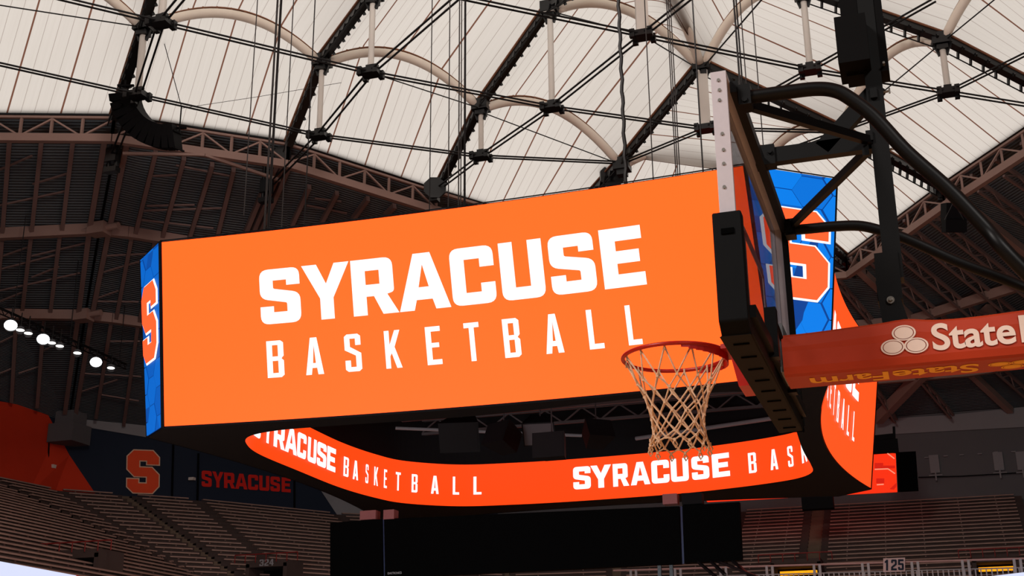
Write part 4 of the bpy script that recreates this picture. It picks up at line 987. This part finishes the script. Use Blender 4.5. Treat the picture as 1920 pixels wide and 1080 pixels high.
# rim, mount and net
rc = P(.381, 0, 3.048)
mb = MB(); mb.tube([rc+V((math.cos(a)*.2366, math.sin(a)*.2366, 0)) for a in [2*math.pi*k/56 for k in range(56)]], .0095, 10, True); rim = mb.build('rim', RIM, G, True)
mb = MB()
for k in range(-9, 10):                                # curved gusset plate under the rim near the board
    a0, a1 = math.radians(k*8), math.radians((k+1)*8)
    if k == 9: break
    for a, b in ((a0, a1),):
        o0, o1 = rc+V((math.cos(a)*.2366, math.sin(a)*.2366, -.004)), rc+V((math.cos(b)*.2366, math.sin(b)*.2366, -.004)); dz = .042*(1-abs(k/9.5))**.35
        mb.prism([o0, o1, o1-UP*dz, o0-UP*dz], [q+V((.006, 0, 0)) for q in (o0, o1, o1-UP*dz, o0-UP*dz)])
mb.build('gusset', RIM, rim)
mb = MB()
mb.prism([P(.02, -.12, 3.075), P(.155, -.10, 3.06), P(.155, .10, 3.06), P(.02, .12, 3.075)], [P(.02, -.12, 3.04), P(.155, -.10, 3.04), P(.155, .10, 3.04), P(.02, .12, 3.04)])
mb.prism([P(.005, -.1, 3.08), P(.12, -.1, 3.045), P(.085, -.1, 2.862), P(.005, -.1, 2.862)], [P(.005, .1, 3.08), P(.12, .1, 3.045), P(.085, .1, 2.862), P(.005, .1, 2.862)])
o = mb.build('mounting_bracket', RIM, rim); bevel(o, .004)
rn = random.Random(2)
LV = [(0, .228), (-.115, .174), (-.17, .148), (-.222, .131), (-.268, .120), (-.31, .115), (-.348, .118), (-.383, .128), (-.405, .136)]
mb = MB(); N = 12
def npt(l, i):
    z, r = LV[l]; a = 2*math.pi*(i+.5*(l % 2))/N+rn.uniform(-.04, .04)*(l > 0)
    return rc+V((math.cos(a)*r+.01*max(0, -z-.2), math.sin(a)*r, z-.008+(rn.uniform(-.008, .008) if l > 1 else 0)))
NP = [[npt(l, i) for i in range(N)] for l in range(len(LV))]
for i in range(N):
    for s in (0, 1):                                    # strands zigzag down, each leaning one way
        pts = []; k = i
        for l in range(len(LV)):
            pts.append(NP[l][k % N])
            if s == 0 and l % 2 == 1: k += 1
            if s == 1 and l % 2 == 0: k -= 1
        mb.tube(pts, .0042, 6)
    a, b = NP[-1][i], NP[-2][i]; mb.tube([NP[0][i]+V((0, 0, .012)), NP[0][i]-UP*.02], .005, 6)
for l in range(1, len(LV)):
    for p in NP[l]: mb.box(p, .011, .011, .014)
for i in range(N):                                     # hanging end loops
    q = NP[-1][i]; r_ = NP[-2][i]
    mb.tube([q, q+V((.01, .008, -.02)), q+V((0, .015, -.032)), q+V((-.008, .005, -.015)), q], .0042, 6)
mb.build('net', CORD, rim, True)
# bent support tubes
def smooth_path(pts, n=6):
    out = []; N_ = len(pts)
    for i in range(N_-1):
        p0, p1, p2, p3 = pts[max(0, i-1)], pts[i], pts[i+1], pts[min(N_-1, i+2)]
        for k in range(n):
            t_ = k/n; out.append(.5*((2*p1)+(p2-p0)*t_+(2*p0-5*p1+4*p2-p3)*t_*t_+(3*p1-p0-3*p2+p3)*t_**3))
    return out+[pts[-1]]
prof = [(-.09, 3.895), (-.17, 3.893), (-.296, 3.890), (-.40, 3.885), (-.47, 3.866), (-.525, 3.825), (-.615, 3.722), (-.72, 3.556), (-.857, 3.375), (-.97, 3.2), (-1.077, 3.024), (-1.6, 2.35), (-1.75, 2.1)]
for w_, lb in ((-.8, 'near'), (.75, 'far')):
    pr_ = prof if w_ < 0 else [(-.09, 3.888), (-.2, 3.882), (-.33, 3.878), (-.46, 3.865), (-.56, 3.828), (-.687, 3.763), (-.924, 3.608), (-1.2, 3.435), (-1.5, 3.2), (-2.0, 2.4)]
    mb = MB(); mb.tube(smooth_path([P(n_, w_*(1-.5*max(0, -n_-1.1)), z) for n_, z in pr_]), .029 if w_ < 0 else .027, 14); tb = mb.build('support_tube', HBLK, G, True)
    mb = MB(); mb.box(P(-.12, w_, 3.89), .05, .085, .09); mb.tube([P(-.12, w_-.05, 3.865), P(-.12, w_+.05, 3.865)], .012, 8); mb.build('clamp', HBLK, tb)
# mast, arm and braces
mb = MB(); mb.prism([P(-.575, -.045, 3.30), P(-.655, -.045, 3.30), P(-.655, .045, 3.30), P(-.575, .045, 3.30)], [P(-.59, -.045, 5.2), P(-.66, -.045, 5.2), P(-.66, .045, 5.2), P(-.59, .045, 5.2)]); ms = mb.build('mast', HBLK, G)
mb = MB(); mb.prism([P(-.535, -.06, 3.29), P(-.625, -.06, 3.23), P(-.655, -.06, 3.09), P(-.545, -.06, 3.09)], [P(-.535, .06, 3.29), P(-.625, .06, 3.23), P(-.655, .06, 3.09), P(-.545, .06, 3.09)]); mb.prism([P(-.54, -.055, 3.42), P(-.64, -.055, 3.42), P(-.64, -.055, 3.2), P(-.535, -.055, 3.2)], [P(-.54, .055, 3.42), P(-.64, .055, 3.42), P(-.64, .055, 3.2), P(-.535, .055, 3.2)]); hg = mb.build('hinge_bracket', HBLK, G)
q = HP(1670, 563, -.062); mb = MB(); mb.tube([q+V((0, .01, 0)), q-V((0, .008, 0))], .0165, 16); mb.tube([q-V((0, .006, 0)), q-V((0, .018, 0))], [.01, .007], 12); mb.build('pivot_bolt', BOLT, hg)
mb = MB(); mb.bar(P(-.09, 0, 3.974), P(-.62, 0, 3.974), .05, .075); am = mb.build('top_arm', HBLK, G)
mb = MB(); mb.box(P(-.1, 0, 3.975), .09, .075, .1); mb.tube([P(-.125, -.05, 3.985), P(-.125, .05, 3.985)], .011, 10); mb.build('bolt_lug', HBLK, am)
mb = MB(); mb.bar(P(-.36, 0, 3.975), P(-.64, 0, 4.25), .05, .075); mb.build('diagonal_strut', HBLK, G)
for w_, z, zz in ((-.76, 3.885, 3.975), (.76, 3.90, 3.975)):
    mb = MB(); mb.bar(P(-.11, w_, z), P(-.60, 0, zz), .03, .038); mb.build('brace', HBLK, G)
for x, y in ((1655, 175), (1664, 255), (1667, 282)):
    mb = MB(); q = HP(x-6, y, -.02); mb.tube([q, q+V((.045, -.01, 0))], .006, 8); mb.bar(q+V((.045, -.01, -.012)), q+V((.045, -.01, .014)), .008); mb.build('wing_bolt', BOLT, ms)
for x, y in ((1638, 175), (1630, 255), (1623, 283)): mb = MB(); q = HP(x, y, -.05); mb.box(q, .03, .02, .05); mb.build('bolt_plate', HBLK, ms)
# hydraulic bits behind the lower board edge
mb = MB(); mb.prism([P(-.1, -.13, 3.12), P(-.105, -.13, 2.9), P(-.105, .13, 2.9), P(-.1, .13, 3.12)], [P(-.125, -.13, 3.12), P(-.13, -.13, 2.9), P(-.13, .13, 2.9), P(-.125, .13, 3.12)])
mb.tube([P(-.12, -.1, 3.0), P(-.12, .16, 3.0)], .028, 10); mb.build('mount_plate', ALUD, G)
mb = MB(); mb.tube(smooth_path([P(-.1, -.3, 3.1), P(-.11, -.22, 3.09), P(-.12, -.12, 3.04), P(-.13, -.05, 2.98), P(-.14, .1, 3.0)]), .009, 8); mb.build('hose', HBLK, G)
# boom and its red padding
mb = MB(); mb.box(P(-1.5, 0, 2.98), 2.8, .16, .15); mb.bar(P(-2.85, 0, 2.98), P(-4.2, 0, .5), .18, .2); mb.build('boom', HBLK, G)
mb = MB(); mb.box(P(-4.4, 0, .3), 1.6, 1.7, .6); o = mb.build('wheeled_base', HBLK, G); bevel(o, .06)
WN = -.145; WF = .125
def padsec(n_, j):
    top = 3.07+.005*math.sin(n_*9)+(.012*math.exp(-((n_+.64)/.08)**2)); 
    c = [(WN+.02, top+.0), (WN+.004, top-.012), (WN-.002, top-.06), (WN, 2.985), (WN, 2.915), (WN+.008, 2.885), (WN+.03, 2.878), (WF-.03, 2.878), (WF-.006, 2.888), (WF, 2.92), (WF, 3.04), (WF-.01, top)]
    return [P(n_, w_, z) for w_, z in c]
mb = MB(); ns = [-.118-.04*k for k in range(55)]; secs_ = [padsec(n_, j) for j, n_ in enumerate(ns)]
mb.poly(secs_[0]); mb.poly(secs_[-1])
for a, b in zip(secs_, secs_[1:]):
    for k in range(len(a)-1): mb.poly([a[k], a[k+1], b[k+1], b[k]])
bp = mb.build('boom_pad', PADR, G)
bm = bmesh.new(); bm.from_mesh(bp.data); bmesh.ops.remove_doubles(bm, verts=bm.verts[:], dist=1e-5); bmesh.ops.recalc_face_normals(bm, faces=bm.faces[:]); bm.to_mesh(bp.data); bm.free(); bp.data.polygons.foreach_set('use_smooth', [False]*len(bp.data.polygons))
WT = WN-.006
lf = HP(1750, 656, WT); rt = HP(1906, 648, WT)
zb0 = HP(1750, 658, WT).z; zt0 = HP(1750, 607, WT).z
for body, x0, x1 in (('State', lf.x, rt.x), ('Farm', rt.x+.022, rt.x+.022+(rt.x-lf.x)*.92)):
    mb = MB(); add_text(mb, body, lambda x, y: V((x0+(x1-x0)*1.01*x, YB+WT, zb0+(zt0-zb0)*y)), .022); mb.build('side_lettering', PRINT_W, bp)
ov = [(1694.5, 624), (1674, 651), (1718, 647.5)]
def ellipse_ring(mb, c, rx, rz, k0, k1, dy):
    n_ = 32; o_ = [c+V((math.cos(2*math.pi*k/n_)*rx*k0, dy, math.sin(2*math.pi*k/n_)*rz*k0)) for k in range(n_)]
    i_ = [c+V((math.cos(2*math.pi*k/n_)*rx*k1, dy, math.sin(2*math.pi*k/n_)*rz*k1)) for k in range(n_)]
    for k in range(n_): l = (k+1) % n_; mb.poly([o_[k], o_[l], i_[l], i_[k]])
mb = MB()
for x, y in ov: c = HP(x, y, WT); ellipse_ring(mb, c, .049, .034, 1, .84, 0); ellipse_ring(mb, c, .049, .034, .77, .01, 0)
mb.build('side_emblem', PRINT_W, bp)
ZB = 2.8765
def BZ(px, py): return at_z(px, py, ZB)
for body, xa, xb_ in (('State', 1836, 1669), ('Farm', 1661, 1507)):     # reads upside down from this side
    a, b = BZ(xa, 686-(xa-1507)*.062), BZ(xb_, 686-(xb_-1507)*.062)
    mb = MB(); yb0, yt0 = a.y+.0, a.y+.0
    yA = -.075; yB_ = .065
    add_text(mb, body, lambda x, y: V((a.x+(b.x-a.x)*x, YB+yA+(yB_-yA)*y, ZB)), .022); mb.build('lower_lettering', PRINT_O, bp)
mb = MB(); cx = BZ(1896, 680)
for dx, dy in ((.03, -.035), (-.03, -.03), (.005, .03)):
    c = V((cx.x+dx*1.5, YB+dy, ZB)); n_ = 28
    for k0, k1 in ((1, .84), (.77, .01)):
        o_ = [c+V((math.cos(2*math.pi*k/n_)*.046*k0, math.sin(2*math.pi*k/n_)*.034*k0, 0)) for k in range(n_)]; i_ = [c+V((math.cos(2*math.pi*k/n_)*.046*k1, math.sin(2*math.pi*k/n_)*.034*k1, 0)) for k in range(n_)]
        for k in range(n_): l = (k+1) % n_; mb.poly([o_[k], o_[l], i_[l], i_[k]])
mb.build('lower_emblem', PRINT_O, bp)
# shot clock on the mast
t = thing('shot_clock', 'black shot clock housing mounted on top of the hoop mast', 'shot clock', P(-.56, 0, 4.3))
mb = MB(); q0, q1 = HP(1576, 52, -.12), HP(1586, 128, -.12); mb.box((HP(1600, 92, -.05)), .14, .22, .24); o = mb.build('housing', BLK, t); bevel(o, .006)
mb = MB(); mb.box(P(-.60, .02, 4.62), .19, .12, .62); o = mb.build('display_box', BLK, t); bevel(o, .006)
mb = MB()
for x, y in ((1609, 126), (1657, 118)): q = HP(x, y, -.07); mb.tube([q+V((0, .02, 0)), q-V((0, .006, 0))], .006, 10)
mb.build('bolt', BOLT, t)
